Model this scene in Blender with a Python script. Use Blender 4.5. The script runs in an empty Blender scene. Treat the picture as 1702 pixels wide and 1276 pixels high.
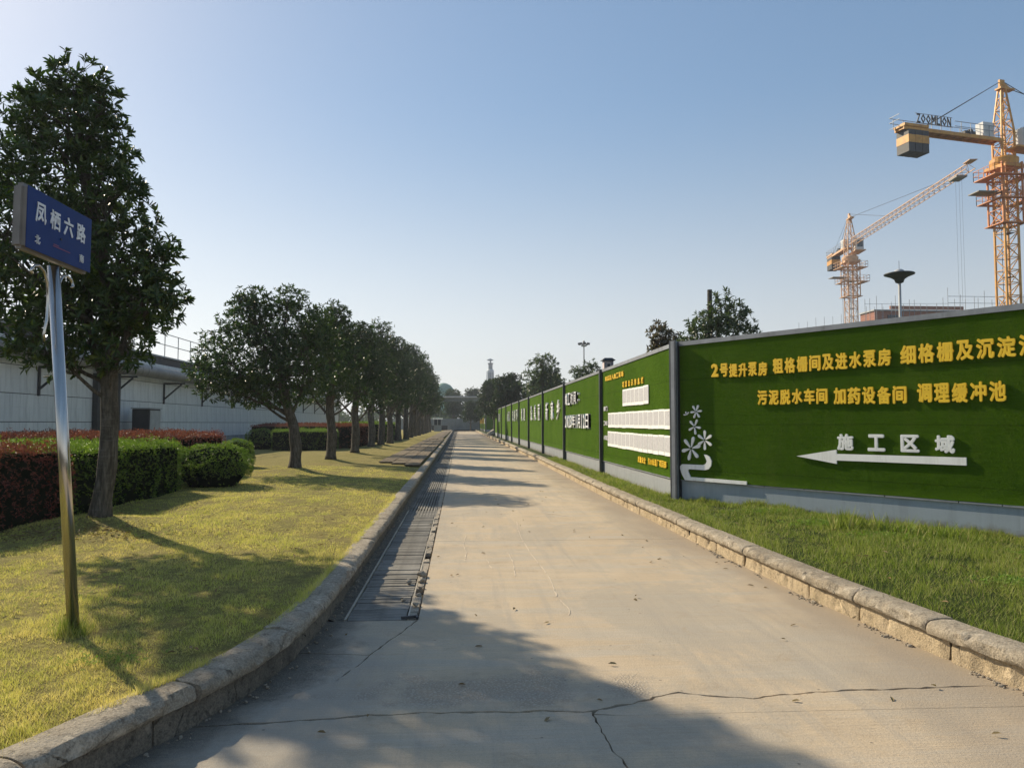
import bpy, bmesh, math, random
import numpy as np
from mathutils import Vector, Matrix, noise
R = math.radians
sc = bpy.context.scene
col = sc.collection

# ---------------------------------------------------------------- camera
cd = bpy.data.cameras.new('camera'); cam = bpy.data.objects.new('camera', cd); col.objects.link(cam)
cd.sensor_width = 36; cd.lens = 36 * 1250 / 1702; cd.clip_start = .05; cd.clip_end = 6000
cam.location = (0, 0, 1.6)
cam.rotation_euler = (R(90 + 2.98), 0, -R(3.98))
sc.camera = cam

# ---------------------------------------------------------------- sky, sun, exposure
SUN_EL, SUN_AZ = R(31.3), R(-42)          # azimuth from +Y towards +X
W = bpy.data.worlds.new('World'); sc.world = W; W.use_nodes = True
nt = W.node_tree; bg = nt.nodes['Background']
sky = nt.nodes.new('ShaderNodeTexSky'); sky.sky_type = 'NISHITA'; sky.sun_disc = False
sky.sun_elevation = SUN_EL; sky.sun_rotation = SUN_AZ
sky.air_density = 1.0; sky.dust_density = .45; sky.ozone_density = 2.0; sky.altitude = 50
gm = nt.nodes.new('ShaderNodeGamma'); gm.inputs[1].default_value = .62; hs = nt.nodes.new('ShaderNodeHueSaturation')
wc = nt.nodes.new('ShaderNodeTexCoord'); wz = nt.nodes.new('ShaderNodeSeparateXYZ'); wm = nt.nodes.new('ShaderNodeMapRange'); wm.interpolation_type = 'SMOOTHSTEP'   # whitish haze low on the horizon, all round
nt.links.new(wc.outputs['Generated'], wz.inputs[0]); nt.links.new(wz.outputs[2], wm.inputs[0])
for i_, v_ in zip((1, 2, 3, 4), (.0, .42, .30, 1.32)): wm.inputs[i_].default_value = v_
nt.links.new(wm.outputs[0], hs.inputs['Saturation'])
nt.links.new(sky.outputs[0], gm.inputs[0]); nt.links.new(gm.outputs[0], hs.inputs['Color']); nt.links.new(hs.outputs[0], bg.inputs[0]); bg.inputs[1].default_value = .140
sd = bpy.data.lights.new('sun', 'SUN'); so = bpy.data.objects.new('sun', sd); col.objects.link(so)
sd.energy = 3.9; sd.angle = R(.7); sd.color = (1, .86, .64)
sdir = Vector((math.sin(SUN_AZ) * math.cos(SUN_EL), math.cos(SUN_AZ) * math.cos(SUN_EL), math.sin(SUN_EL)))
so.rotation_euler = sdir.to_track_quat('Z', 'Y').to_euler(); so.location = (0, 0, 60)
sc.view_settings.view_transform = 'Standard'; sc.view_settings.look = 'None'
sc.view_settings.gamma = 1; sc.view_settings.use_curve_mapping = False
sc.view_settings.exposure = 0.74

# ---------------------------------------------------------------- materials
class N:
    """small node helper"""
    def __init__(s, name):
        s.m = bpy.data.materials.new(name); s.m.use_nodes = True
        s.t = s.m.node_tree; s.p = s.t.nodes['Principled BSDF']; s.out = s.t.nodes['Material Output']
        s.co = s.t.nodes.new('ShaderNodeTexCoord').outputs['Object']
    def new(s, k, **kw):
        n = s.t.nodes.new(k)
        for a, b in kw.items(): setattr(n, a, b)
        return n
    def link(s, a, b):
        if hasattr(a, 'is_output') or isinstance(a, bpy.types.NodeSocket): s.t.links.new(a, b)
        elif isinstance(a, tuple) and len(a) == 3 and b.type == 'RGBA': b.default_value = (*a, 1)
        else: b.default_value = a
    def map(s, scale=(1, 1, 1), rot=(0, 0, 0), loc=(0, 0, 0), src=None):
        n = s.new('ShaderNodeMapping'); s.link(src or s.co, n.inputs[0])
        n.inputs['Scale'].default_value = scale; n.inputs['Rotation'].default_value = rot; n.inputs['Location'].default_value = loc
        return n.outputs[0]
    def noise(s, scale, detail=4, rough=.6, vec=None, dist=0):
        n = s.new('ShaderNodeTexNoise'); s.link(vec or s.co, n.inputs['Vector'])
        n.inputs['Scale'].default_value = scale; n.inputs['Detail'].default_value = detail
        n.inputs['Roughness'].default_value = rough; n.inputs['Distortion'].default_value = dist
        return n.outputs['Fac']
    def voro(s, scale, vec=None, feature='F1', out='Distance'):
        n = s.new('ShaderNodeTexVoronoi', feature=feature); s.link(vec or s.co, n.inputs['Vector']); n.inputs['Scale'].default_value = scale
        return n.outputs[out]
    def ramp(s, f, lo, hi, a=0., b=1.):
        n = s.new('ShaderNodeMapRange'); s.link(f, n.inputs[0])
        n.inputs[1].default_value = lo; n.inputs[2].default_value = hi; n.inputs[3].default_value = a; n.inputs[4].default_value = b
        return n.outputs[0]
    def math(s, op, a, b=0.):
        n = s.new('ShaderNodeMath', operation=op); s.link(a, n.inputs[0]); s.link(b, n.inputs[1]); return n.outputs[0]
    def mix(s, f, a, b, mode='MIX'):
        n = s.new('ShaderNodeMix', data_type='RGBA', blend_type=mode)
        s.link(f, n.inputs[0]); s.link(a, n.inputs[6]); s.link(b, n.inputs[7]); return n.outputs[2]
    def sep(s, i):
        n = s.new('ShaderNodeSeparateXYZ'); s.link(s.co, n.inputs[0]); return n.outputs[i]
    def rnd(s):
        return s.new('ShaderNodeNewGeometry').outputs['Random Per Island']
    def objrnd(s):
        return s.new('ShaderNodeObjectInfo').outputs['Random']
    def bump(s, h, strength=.5, dist=.01):
        n = s.new('ShaderNodeBump'); s.link(h, n.inputs['Height']); n.inputs['Strength'].default_value = strength
        n.inputs['Distance'].default_value = dist; s.link(n.outputs[0], s.p.inputs['Normal'])
    def done(s, c, rough=.8, metal=0, spec=None):
        s.link(c, s.p.inputs['Base Color']); s.link(rough, s.p.inputs['Roughness']); s.link(metal, s.p.inputs['Metallic'])
        if spec is not None: s.p.inputs['Specular IOR Level'].default_value = spec
        return s.m
def hexmix(c, k): return tuple(min(1, x * k) for x in c)

def m_simple(name, c, rough=.6, metal=0, var=.25, scale=3, bump=0, dirt=None, spec=None, rnd=0):
    n = N(name); f = n.noise(scale, 6, .65)
    cc = n.mix(n.ramp(f, .3, .7), hexmix(c, 1 - var), hexmix(c, 1 + var * .6))
    if rnd: cc = n.mix(n.ramp(n.objrnd(), 0, 1, 0, rnd), cc, hexmix(c, .45)); cc = n.mix(n.ramp(n.noise(1.1, 4, .6, n.new('ShaderNodeNewGeometry').outputs['Position']), .45, .62, 0, rnd * .8), cc, hexmix(c, 1.5))
    if dirt:
        g = n.noise(1.2, 5, .7, n.map((3, 3, .5)))
        cc = n.mix(n.ramp(g, .52, .72, 0, .7), cc, dirt)
    if bump: n.bump(n.noise(scale * 18, 4), bump, .01)
    return n.done(cc, rough, metal, spec)

def m_road():
    n = N('road concrete')
    big = n.noise(.35, 5, .6); mid = n.noise(1.6, 6, .65); fine = n.noise(60, 5, .7); grit = n.noise(240, 3, .6)
    base = n.mix(n.ramp(big, .35, .65), (.55, .43, .285), (.62, .50, .345))
    base = n.mix(n.ramp(mid, .42, .62, 0, .5), base, (.48, .385, .265))
    wash = n.noise(.8, 5, .65, n.map((.5, 3.0, 1)))                     # crosswise greyish wash marks
    base = n.mix(n.ramp(wash, .48, .60, 0, .75), base, (.49, .44, .355))
    lon = n.noise(1.0, 4, .6, n.map((2.2, .12, 1)))
    base = n.mix(n.ramp(lon, .5, .7, 0, .35), base, (.68, .56, .39))
    pt = n.noise(.55, 7, .72, n.map((1, .7, 1), (0, 0, .5), (3, 1, 0)), .8)
    base = n.mix(n.ramp(pt, .49, .57, 0, .62), base, (.40, .36, .29))
    sp = n.noise(11, 6, .75); base = n.mix(n.ramp(sp, .58, .70, 0, .35), base, (.33, .25, .16))
    ty = n.noise(1, 5, .7, n.map((5.5, .22, 1), (0, 0, .03))); base = n.mix(n.ramp(ty, .52, .68, 0, .6), base, (.38, .34, .28))
    # grey dirt beside both kerbs
    x = n.sep(0)
    ex = n.math('ADD', x, n.ramp(n.noise(.9, 4, .6, n.map((1, .5, 1))), .3, .7, -.35, .35))
    base = n.mix(n.ramp(ex, 2.35, 3.0, 0, .85), base, (.30, .25, .19))
    base = n.mix(n.ramp(ex, -.2, -.95, 0, .8), base, (.30, .285, .25))
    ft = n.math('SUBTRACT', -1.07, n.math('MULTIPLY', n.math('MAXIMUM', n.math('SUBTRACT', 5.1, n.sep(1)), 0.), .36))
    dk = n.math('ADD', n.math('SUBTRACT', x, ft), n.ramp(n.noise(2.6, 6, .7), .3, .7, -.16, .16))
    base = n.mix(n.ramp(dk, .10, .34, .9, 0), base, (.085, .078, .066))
    # smaller stains and pits
    st = n.noise(3.2, 7, .75, None, .6)
    base = n.mix(n.ramp(st, .56, .68, 0, .55), base, (.37, .285, .19))
    vs = n.voro(5.0)
    base = n.mix(n.ramp(vs, .035, .055, .8, 0), base, (.10, .09, .08))
    base = n.mix(n.ramp(fine, .35, .62, .28, 0), base, (.32, .26, .19))
    base = n.mix(n.ramp(grit, .54, .64, 0, .42), base, (.72, .64, .51))
    base = n.mix(n.ramp(n.noise(150, 3, .7, n.map((1, 1, 1), (0, 0, 0), (5, 5, 0))), .56, .66, 0, .5), base, (.26, .21, .15))
    base = n.mix(n.ramp(n.noise(23, 5, .8), .60, .70, 0, .5), base, (.30, .25, .18))
    # worn patch with exposed aggregate in the foreground slab
    d = n.new('ShaderNodeVectorMath', operation='DISTANCE')
    n.link(n.map((.8, 2.0, 1)), d.inputs[0]); d.inputs[1].default_value = (.22 * .8, 4.62 * 2.0, 0)
    agg = n.ramp(n.math('ADD', d.outputs['Value'], n.ramp(n.noise(3.2, 4), .3, .7, -.4, .4)), .35, .75, 1, 0)
    vc = n.voro(46, None, 'F1', 'Color'); vd = n.voro(46, None, 'DISTANCE_TO_EDGE')
    stone = n.mix(n.ramp(vd, .02, .12), (.24, .20, .16), n.mix(.55, (.36, .32, .26), n.mix(n.ramp(vd, .1, .3), (.26,.22,.18), (.58,.53,.45))))
    base = n.mix(n.math('MULTIPLY', agg, .55), base, stone)
    # brushed ridges across the slab
    rid = n.noise(1, 3, .7, n.map((1.2, 75, 1)))
    base = n.mix(n.ramp(rid, .38, .6, .22, 0), base, (.30, .235, .165))
    h = n.math('ADD', n.math('MULTIPLY', rid, .5), n.math('MULTIPLY', fine, .8))
    h = n.math('ADD', h, n.math('MULTIPLY', n.math('MULTIPLY', vd, agg), 2.5))
    n.bump(h, .8, .007)
    return n.done(base, .9, 0, .15)

def m_stone(name, c1, c2, dark):
    n = N(name); o = n.objrnd()
    vec = n.new('ShaderNodeVectorMath', operation='ADD'); n.link(n.co, vec.inputs[0]); cmb = n.new('ShaderNodeCombineXYZ')
    n.link(n.math('MULTIPLY', o, 7.), cmb.inputs[2]); n.link(cmb.outputs[0], vec.inputs[1]); v = vec.outputs[0]
    a = n.noise(4, 7, .7, v); b = n.noise(19, 6, .75, v); f = n.noise(90, 4, .7, v)
    cc = n.mix(n.ramp(a, .35, .65), c1, c2)
    cc = n.mix(n.ramp(o, 0, 1, 0, .45), cc, hexmix(c2, 1.15))
    cc = n.mix(n.ramp(b, .52, .66, 0, .8), cc, dark)
    cc = n.mix(n.ramp(f, .40, .6, .45, 0), cc, hexmix(dark, .8))
    cc = n.mix(n.ramp(n.noise(7, 5, .7, n.map((1, 1, 1), (0, 0, 0), (9, 3, 1), v)), .58, .68, 0, .6), cc, hexmix(c2, 1.45))
    vd = n.voro(2.3, n.map((1, 1, 1), (.4, .3, .2), (0, 0, 0), n.new('ShaderNodeVectorMath', operation='ADD').outputs[0] if False else v), 'DISTANCE_TO_EDGE')
    cr = n.math('MULTIPLY', n.ramp(n.math('ADD', vd, n.ramp(b, .3, .7, -.02, .02)), .0, .010, 1, 0), n.ramp(a, .50, .62))
    cc = n.mix(n.math('MULTIPLY', cr, .85), cc, hexmix(dark, .45))
    n.bump(n.math('SUBTRACT', n.math('ADD', b, n.math('MULTIPLY', f, .6)), cr), 1., .018)
    return n.done(cc, .9, 0, .2)

def m_leaf(name, c1, c2, c3, trans=.30, rough=.42, spec=.5, scale=1.1):
    n = N(name); r = n.rnd(); f = n.noise(scale, 4, .6)
    cc = n.mix(n.ramp(f, .35, .65), c1, c2); cc = n.mix(n.ramp(r, .55, 1, 0, .75), cc, c3)
    n.done(cc, rough, 0, spec)
    tr = n.new('ShaderNodeBsdfTranslucent'); n.link(n.mix(.5, cc, n.mix(1., cc, (.85, 1.5, .25), 'MULTIPLY')), tr.inputs[0])
    mx = n.new('ShaderNodeMixShader'); mx.inputs[0].default_value = trans
    n.t.links.new(n.p.outputs[0], mx.inputs[1]); n.t.links.new(tr.outputs[0], mx.inputs[2]); n.t.links.new(mx.outputs[0], n.out.inputs[0])
    return n.m

def m_turf(name):
    n = N(name); big = n.noise(1.1, 5, .6); rows = n.noise(1, 3, .6, n.map((3, 3, 38))); fine = n.noise(150, 4, .7)
    cc = n.mix(n.ramp(big, .35, .65), (.080, .165, .007), (.098, .195, .009))
    cc = n.mix(n.ramp(rows, .45, .62, 0, .35), cc, (.048, .11, .006))
    cc = n.mix(n.ramp(fine, .4, .62, .55, 0), cc, (.026, .06, .003))
    zz = n.math('FRACT', n.math('DIVIDE', n.math('ADD', n.sep(2), n.ramp(big, .3, .7, -.012, .012)), .79))
    cc = n.mix(n.ramp(n.math('ABSOLUTE', n.math('SUBTRACT', zz, .5)), .485, .498, 0, .6), cc, (.03, .06, .004))
    cc = n.mix(n.ramp(n.noise(1, 5, .7, n.map((1.5, 1.5, .35))), .52, .7, 0, .35), cc, (.13, .17, .03))
    n.bump(fine, 1., .02)
    return n.done(cc, .9, 0, .04)

def m_metalsheet(name, c, streak):
    n = N(name); s = n.noise(1, 5, .7, n.map((9, 9, .7))); f = n.noise(2.2, 6, .6); z = n.sep(2)
    cc = n.mix(n.ramp(f, .35, .65, 0, .6), c, hexmix(c, .78))
    cc = n.mix(n.ramp(s, .5, .68, 0, .5), cc, streak)
    up = n.ramp(n.math('ADD', z, n.ramp(n.noise(6, 5, .7), .3, .7, -.06, .06)), .22, .33, .8, 0)
    cc = n.mix(up, cc, (.16, .13, .09))
    return n.done(cc, n.ramp(f, .3, .7, .38, .6), .15)

def m_panelwall():
    n = N('tank wall panel'); s = n.noise(1, 6, .7, n.map((2.2, 2.2, .22))); f = n.noise(.7, 6, .65); t = n.noise(1, 4, .6, n.map((1, .3, 8)))
    cc = n.mix(n.ramp(f, .3, .7), (.68, .69, .68), (.78, .79, .77))
    cc = n.mix(n.ramp(n.objrnd(), 0, 1, 0, .3), cc, (.60, .63, .64))
    cc = n.mix(n.ramp(s, .50, .68, 0, .75), cc, (.34, .35, .34))
    cc = n.mix(n.ramp(t, .5, .7, 0, .2), cc, (.5, .5, .47))
    n.bump(n.noise(40, 4), .2, .01)
    return n.done(cc, .55)

def m_ground(name, c1, c2, c3):
    n = N(name); a = n.noise(.9, 6, .7); b = n.noise(14, 6, .75); c = n.noise(90, 3, .7)
    cc = n.mix(n.ramp(a, .35, .65), c1, c2); cc = n.mix(n.ramp(b, .42, .62, 0, .7), cc, c3)
    cc = n.mix(n.ramp(c, .4, .6, .5, 0), cc, hexmix(c3, .5))
    n.bump(n.math('ADD', b, c), 1., .03)
    return n.done(cc, .95, 0, .1)

def m_blade(name, c1, c2, c3, c4):
    n = N(name); a = n.noise(.8, 5, .65); b = n.noise(5.5, 6, .75); r = n.rnd()
    cc = n.mix(n.ramp(a, .36, .64), c1, c2); cc = n.mix(n.ramp(b, .44, .60, 0, .8), cc, c3); cc = n.mix(n.ramp(r, .62, .9, 0, .7), cc, c4)
    n.done(cc, .6, 0, .25)
    tr = n.new('ShaderNodeBsdfTranslucent'); n.link(cc, tr.inputs[0])
    mx = n.new('ShaderNodeMixShader'); mx.inputs[0].default_value = .42
    n.t.links.new(n.p.outputs[0], mx.inputs[1]); n.t.links.new(tr.outputs[0], mx.inputs[2]); n.t.links.new(mx.outputs[0], n.out.inputs[0])
    return n.m

def m_bark():
    n = N('bark'); a = n.noise(5, 6, .7, n.map((3, 3, .7))); b = n.noise(30, 5, .7, n.map((1, 1, .25))); h = n.noise(9, 4, .6, n.map((.5, .5, 5)))
    cc = n.mix(n.ramp(a, .35, .65), (.085, .072, .055), (.17, .15, .12)); cc = n.mix(n.ramp(b, .4, .6, .6, 0), cc, (.03, .026, .02))
    cc = n.mix(n.ramp(h, .58, .7, 0, .5), cc, (.21, .20, .17))
    n.bump(n.math('ADD', b, a), .9, .02)
    return n.done(cc, .9, 0, .15)

def m_steel():
    n = N('brushed steel'); f = n.noise(1, 5, .7, n.map((40, 40, 2)))
    return n.done(n.mix(n.ramp(f, .3, .7), (.42, .40, .37), (.60, .57, .53)), n.ramp(f, .3, .7, .12, .22), .95)

def m_brick():
    n = N('red brickwork'); b = n.new('ShaderNodeTexBrick'); n.link(n.map((1, 1, 1), (R(90), 0, 0)), b.inputs[0]); b.inputs['Scale'].default_value = 2.2
    n.link((.36, .13, .08), b.inputs['Color1']); n.link((.27, .10, .065), b.inputs['Color2']); n.link((.38, .33, .28), b.inputs['Mortar'])
    return n.done(b.outputs[0], .9)

M = dict(
    road=m_road(),
    kerb=m_stone('kerb stone', (.34, .28, .20), (.52, .45, .345), (.12, .10, .075)),
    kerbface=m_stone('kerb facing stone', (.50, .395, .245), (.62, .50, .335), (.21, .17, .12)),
    kerbdark=m_stone('dark kerb stone', (.19, .165, .13), (.30, .26, .20), (.06, .055, .045)),  # darker stone tone for the left kerb face and the haunch
    dirt=m_ground('dark dirt', (.075, .065, .05), (.11, .095, .07), (.05, .043, .034)),
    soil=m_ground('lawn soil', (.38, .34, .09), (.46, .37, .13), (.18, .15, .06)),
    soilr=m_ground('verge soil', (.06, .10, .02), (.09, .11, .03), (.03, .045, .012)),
    far=m_ground('far ground', (.09, .085, .06), (.12, .11, .08), (.06, .06, .04)),
    paving=m_ground('paving', (.32, .26, .185), (.42, .34, .245), (.19, .155, .11)),
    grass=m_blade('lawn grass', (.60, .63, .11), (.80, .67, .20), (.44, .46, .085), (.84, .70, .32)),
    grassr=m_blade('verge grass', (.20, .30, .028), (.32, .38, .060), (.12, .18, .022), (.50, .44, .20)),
    weed=m_leaf('weed leaf', (.17, .27, .04), (.24, .34, .06), (.34, .42, .12), .3, .6, .2),
    leaf=m_leaf('tree leaf', (.030, .056, .013), (.048, .082, .016), (.115, .15, .028), .26, .42, .45),
    leafb=m_leaf('dark tree leaf', (.024, .044, .013), (.036, .062, .016), (.075, .10, .022), .22, .48, .35),
    leafr=m_leaf('greyish tree leaf', (.065, .085, .038), (.085, .105, .045), (.16, .18, .095), .3, .38, .5),
    leafp=m_leaf('reddish tree leaf', (.15, .085, .065), (.10, .10, .05), (.24, .14, .10), .25, .38, .5),
    leaff=m_leaf('far tree leaf', (.055, .085, .035), (.080, .110, .040), (.12, .145, .06), .2, .6, .2, .3),
    hedge=m_leaf('hedge leaf', (.10, .155, .018), (.16, .22, .030), (.34, .38, .07), .38, .45, .35),
    hedger=m_leaf('red hedge leaf', (.22, .045, .045), (.14, .045, .030), (.38, .095, .075), .32, .5, .35),
    core=m_simple('hedge core', (.010, .013, .007), .95, spec=0),  # near black, the shade inside the foliage put into the colour
    bark=m_bark(), steel=m_steel(),
    turf=m_turf('artificial turf'),
    pile=m_leaf('artificial turf pile', (.078, .165, .008), (.095, .195, .010), (.115, .22, .012), .12, .9, .04),
    sheet=m_metalsheet('painted sheet', (.36, .385, .41), (.24, .26, .28)),
    sheetd=m_metalsheet('blue grey painted sheet', (.34, .40, .46), (.24, .28, .32)),
    post=m_simple('post paint', (.075, .085, .10), .45, .2, .3, 4, 0, (.03, .03, .03)),
    rail=m_simple('rail paint', (.26, .28, .31), .5, .2, .25, 3, 0, (.12, .12, .12)),
    white=m_simple('white board', (.90, .91, .89), .5, 0, .06, 5, 0, (.6, .6, .56)),
    print=m_simple('faded print', (.50, .50, .52), .6, 0, .25, 30),
    yellow=m_simple('yellow board', (.93, .60, .02), .5, 0, .12, 6),
    char=m_simple('sign white', (.75, .77, .80), .5, 0, .05, 6),
    blue=m_simple('sign blue', (.006, .032, .16), .5, 0, .15, 5, spec=.12),
    red=m_simple('faded red print', (.22, .05, .12), .6),
    panel=m_panelwall(),
    plinth=m_simple('plinth concrete', (.32, .33, .33), .85, 0, .3, 1.5, .4, (.12, .12, .12)),
    pipe=m_simple('pipe coating', (.26, .25, .235), .6, .1, .3, 2, .1, (.09, .085, .08)),
    dark=m_simple('dark paint', (.035, .036, .038), .6, 0, .3),
    grey=m_simple('grey paint', (.42, .43, .43), .55, 0, .2, 3, 0, (.25, .24, .22)),
    plank=m_simple('grating', (.24, .225, .195), .8, 0, .45, 9, .5, (.12, .11, .09), spec=.15, rnd=.6),
    slat=m_simple('worn grating bar', (.46, .41, .32), .7, 0, .35, 9, .3, rnd=.4),
    rubble=m_stone('rubble', (.38, .33, .26), (.48, .42, .33), (.20, .17, .13)),
    cy=m_simple('crane yellow', (.62, .30, .045), .5, .05, .3, 1.5, 0, (.35, .13, .05)),
    cr=m_simple('crane orange', (.58, .21, .055), .55, .05, .3, 1.5, 0, (.30, .10, .05)),
    cp=m_simple('pale crane paint', (.62, .38, .21), .6, .05, .3, 1.5, 0, (.42, .20, .14)),
    cab=m_simple('cab paint', (.62, .63, .62), .5, 0, .12, 2),
    glass=m_simple('window glass', (.03, .04, .05), .1, 0, .1),
    black=m_simple('black letter', (.010, .012, .018), .5),
    cable=m_simple('cable', (.06, .06, .065), .6),
    brick=m_brick(),
    drip=m_simple('dried cement', (.64, .54, .40), .9, 0, .1, 9),
    tower=m_simple('tower cladding', (.05, .09, .13), .4, 0, .15, .2),
    towerl=m_simple('tower pale frame', (.30, .36, .40), .5, 0, .15, .2),
    dome=m_simple('green dome', (.10, .25, .18), .6, 0, .2, .1),
    lampd=m_simple('lamp shade', (.05, .055, .06), .5, .2, .2),
    farwall=m_simple('far wall', (.22, .24, .24), .8, 0, .25, .8),
    beam=m_simple('bridge beam', (.10, .12, .11), .7, 0, .2),
    sgside=m_simple('sign edge', (.24, .22, .20), .6, .1, .2, 5),
    cladding=m_simple('lantern panel', (.62, .52, .52), .6),
)

# ---------------------------------------------------------------- mesh helpers
rng = np.random.default_rng(7); random.seed(7)
def npmesh(name, V, F, smooth=False):
    V = np.asarray(V, np.float32).reshape(-1, 3); F = np.asarray(F, np.int32); k = F.shape[1]
    me = bpy.data.meshes.new(name)
    me.vertices.add(len(V)); me.vertices.foreach_set('co', V.ravel())
    me.loops.add(F.size); me.loops.foreach_set('vertex_index', F.ravel())
    me.polygons.add(len(F)); me.polygons.foreach_set('loop_start', np.arange(0, F.size, k, dtype=np.int32))
    if smooth: me.polygons.foreach_set('use_smooth', np.ones(len(F), bool))
    me.update(calc_edges=True)
    return me
class MB:
    def __init__(s): s.v = []; s.f = []
    def add(s, vs, fs):
        b = len(s.v); s.v += [tuple(v) for v in vs]; s.f += [tuple(b + i for i in f) for f in fs]; return s
    def box(s, a, b):
        (x0, y0, z0), (x1, y1, z1) = a, b
        return s.add([(x0,y0,z0),(x1,y0,z0),(x1,y1,z0),(x0,y1,z0),(x0,y0,z1),(x1,y0,z1),(x1,y1,z1),(x0,y1,z1)],
                     [(0,3,2,1),(4,5,6,7),(0,1,5,4),(1,2,6,5),(2,3,7,6),(3,0,4,7)])
    def obox(s, O, X, Y, Z, a, b):
        """box a..b in the frame O, X, Y, Z"""
        n = len(s.v); s.box(a, b)
        for i in range(n, n + 8):
            p = s.v[i]; s.v[i] = tuple(O + X * p[0] + Y * p[1] + Z * p[2])
        return s
    def bar(s, p, q, w, h=None):
        p, q = Vector(p), Vector(q); d = (q - p).normalized(); up = Vector((0, 0, 1)) if abs(d.z) < .9 else Vector((1, 0, 0))
        x = d.cross(up).normalized() * w / 2; y = x.cross(d).normalized() * (h or w) / 2
        vs = [p - x - y, p + x - y, p + x + y, p - x + y, q - x - y, q + x - y, q + x + y, q - x + y]
        return s.add(vs, [(0,1,2,3),(7,6,5,4),(0,4,5,1),(1,5,6,2),(2,6,7,3),(3,7,4,0)])
    def tube(s, pts, rad, n=8, cap=True):
        pts = [Vector(p) for p in pts]
        if not isinstance(rad, (list, tuple)): rad = [rad] * len(pts)
        rings = []; x = None
        for i, p in enumerate(pts):
            d = (pts[min(i + 1, len(pts) - 1)] - pts[max(i - 1, 0)]).normalized()
            if x is None: x = d.orthogonal().normalized()
            x = (x - d * x.dot(d)).normalized(); y = d.cross(x)
            b = len(s.v); rings.append(b)
            s.v += [tuple(p + (x * math.cos(t) + y * math.sin(t)) * rad[i]) for t in [2 * math.pi * k / n for k in range(n)]]
        for a, b in zip(rings, rings[1:]):
            s.f += [(a + k, a + (k + 1) % n, b + (k + 1) % n, b + k) for k in range(n)]
        if cap: s.f += [tuple(rings[0] + k for k in range(n))[::-1], tuple(rings[-1] + k for k in range(n))]
        return s
    def lathe(s, prof, n=24, c=(0, 0, 0)):
        b = len(s.v)
        for r, z in prof: s.v += [(c[0] + r * math.cos(2*math.pi*k/n), c[1] + r * math.sin(2*math.pi*k/n), c[2] + z) for k in range(n)]
        for i in range(len(prof) - 1):
            s.f += [(b+i*n+k, b+i*n+(k+1)%n, b+(i+1)*n+(k+1)%n, b+(i+1)*n+k) for k in range(n)]
        return s
    def mesh(s, name, smooth=False):
        me = bpy.data.meshes.new(name); me.from_pydata(s.v, [], s.f); me.update()
        if smooth: me.polygons.foreach_set('use_smooth', [True] * len(me.polygons))
        return me
def root(name, loc, label, cat, group=None, kind=None):
    o = bpy.data.objects.new(name, None); o.empty_display_size = .2; col.objects.link(o); o.location = loc
    if label: o['label'] = label
    if cat: o['category'] = cat
    if group: o['group'] = group
    if kind: o['kind'] = kind
    return o
def wloc(o):
    v = Vector((0, 0, 0))
    while o: v += o.location; o = o.parent
    return v
def obj(name, me, mat, parent=None, local=False, kind=None, label=None, cat=None, group=None, smooth=False):
    """link a mesh; vertices are in world space unless local (then in the parent's frame)"""
    if isinstance(me, MB): me = me.mesh(name, smooth)
    if mat is not None and not me.materials: me.materials.append(mat)
    o = bpy.data.objects.new(name, me); col.objects.link(o)
    if parent: 
        if not local: o.location = -wloc(parent)
        o.parent = parent
    for k, v in (('kind', kind), ('label', label), ('category', cat), ('group', group)):
        if v: o[k] = v
    return o
def copy_tree(o, parent=None):
    c = o.copy(); col.objects.link(c)
    if parent: c.parent = parent
    for ch in list(o.children): copy_tree(ch, c)
    return c
def bevel(me, w=.005, seg=1):
    bm = bmesh.new(); bm.from_mesh(me); bmesh.ops.bevel(bm, geom=bm.edges[:], offset=w, segments=seg, affect='EDGES'); bm.to_mesh(me); bm.free(); return me
def nz(x, y, s=1., seed=0.): return noise.noise(Vector((x * s + seed, y * s - seed, seed)))

# characters as solid meshes
_cc = {}
def glyph(ch, size, bold=.02, depth=.02):
    key = (ch, round(size, 3), bold, depth)
    if key not in _cc:
        c = bpy.data.curves.new('g', 'FONT'); c.body = ch; c.size = size; c.extrude = depth / 2
        c.align_x = 'CENTER'; c.resolution_u = 2 if size in (.225, .24, .26, .235, .245, .255) else 1
        o = bpy.data.objects.new('g', c); col.objects.link(o)
        me = bpy.data.meshes.new_from_object(o.evaluated_get(bpy.context.evaluated_depsgraph_get()))
        bpy.data.objects.remove(o); bpy.data.curves.remove(c)
        co = np.empty(len(me.vertices) * 3, np.float32); me.vertices.foreach_get('co', co); co = co.reshape(-1, 3)
        lo, hi = co.min(0), co.max(0); co[:, 0] -= (lo[0] + hi[0]) / 2; co[:, 1] -= (lo[1] + hi[1]) / 2; co[:, 2] += depth / 2
        nl = len(me.loops); vi = np.empty(nl, np.int32); me.loops.foreach_get('vertex_index', vi); V0 = co.copy()
        F0 = [tuple(p.vertices) for p in me.polygons]; VV = []; FF = []; e = bold * size; nv = len(V0)
        for q, (ax, ay) in enumerate([(0, 0)] + ([(math.cos(a * .785), math.sin(a * .785)) for a in range(8)] if .2 < size < .3 else [(.7, .7), (-.7, .7), (.7, -.7), (-.7, -.7)])):
            VV.append(V0 + np.array([ax * e, ay * e, 0]) - np.array([0, 0, 1]) * np.where(V0[:, 2:3] > depth * .5, q * .00012 + (.0002 if q else 0), 0)); FF += [tuple(i + q * nv for i in f) for f in F0]
        me = bpy.data.meshes.new('character'); me.from_pydata(np.concatenate(VV).tolist(), [], FF); me.update()
        me['w'] = float(hi[0] - lo[0] + 2 * e); me['h'] = float(hi[1] - lo[1] + 2 * e)
        _cc[key] = me
    return _cc[key]
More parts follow.
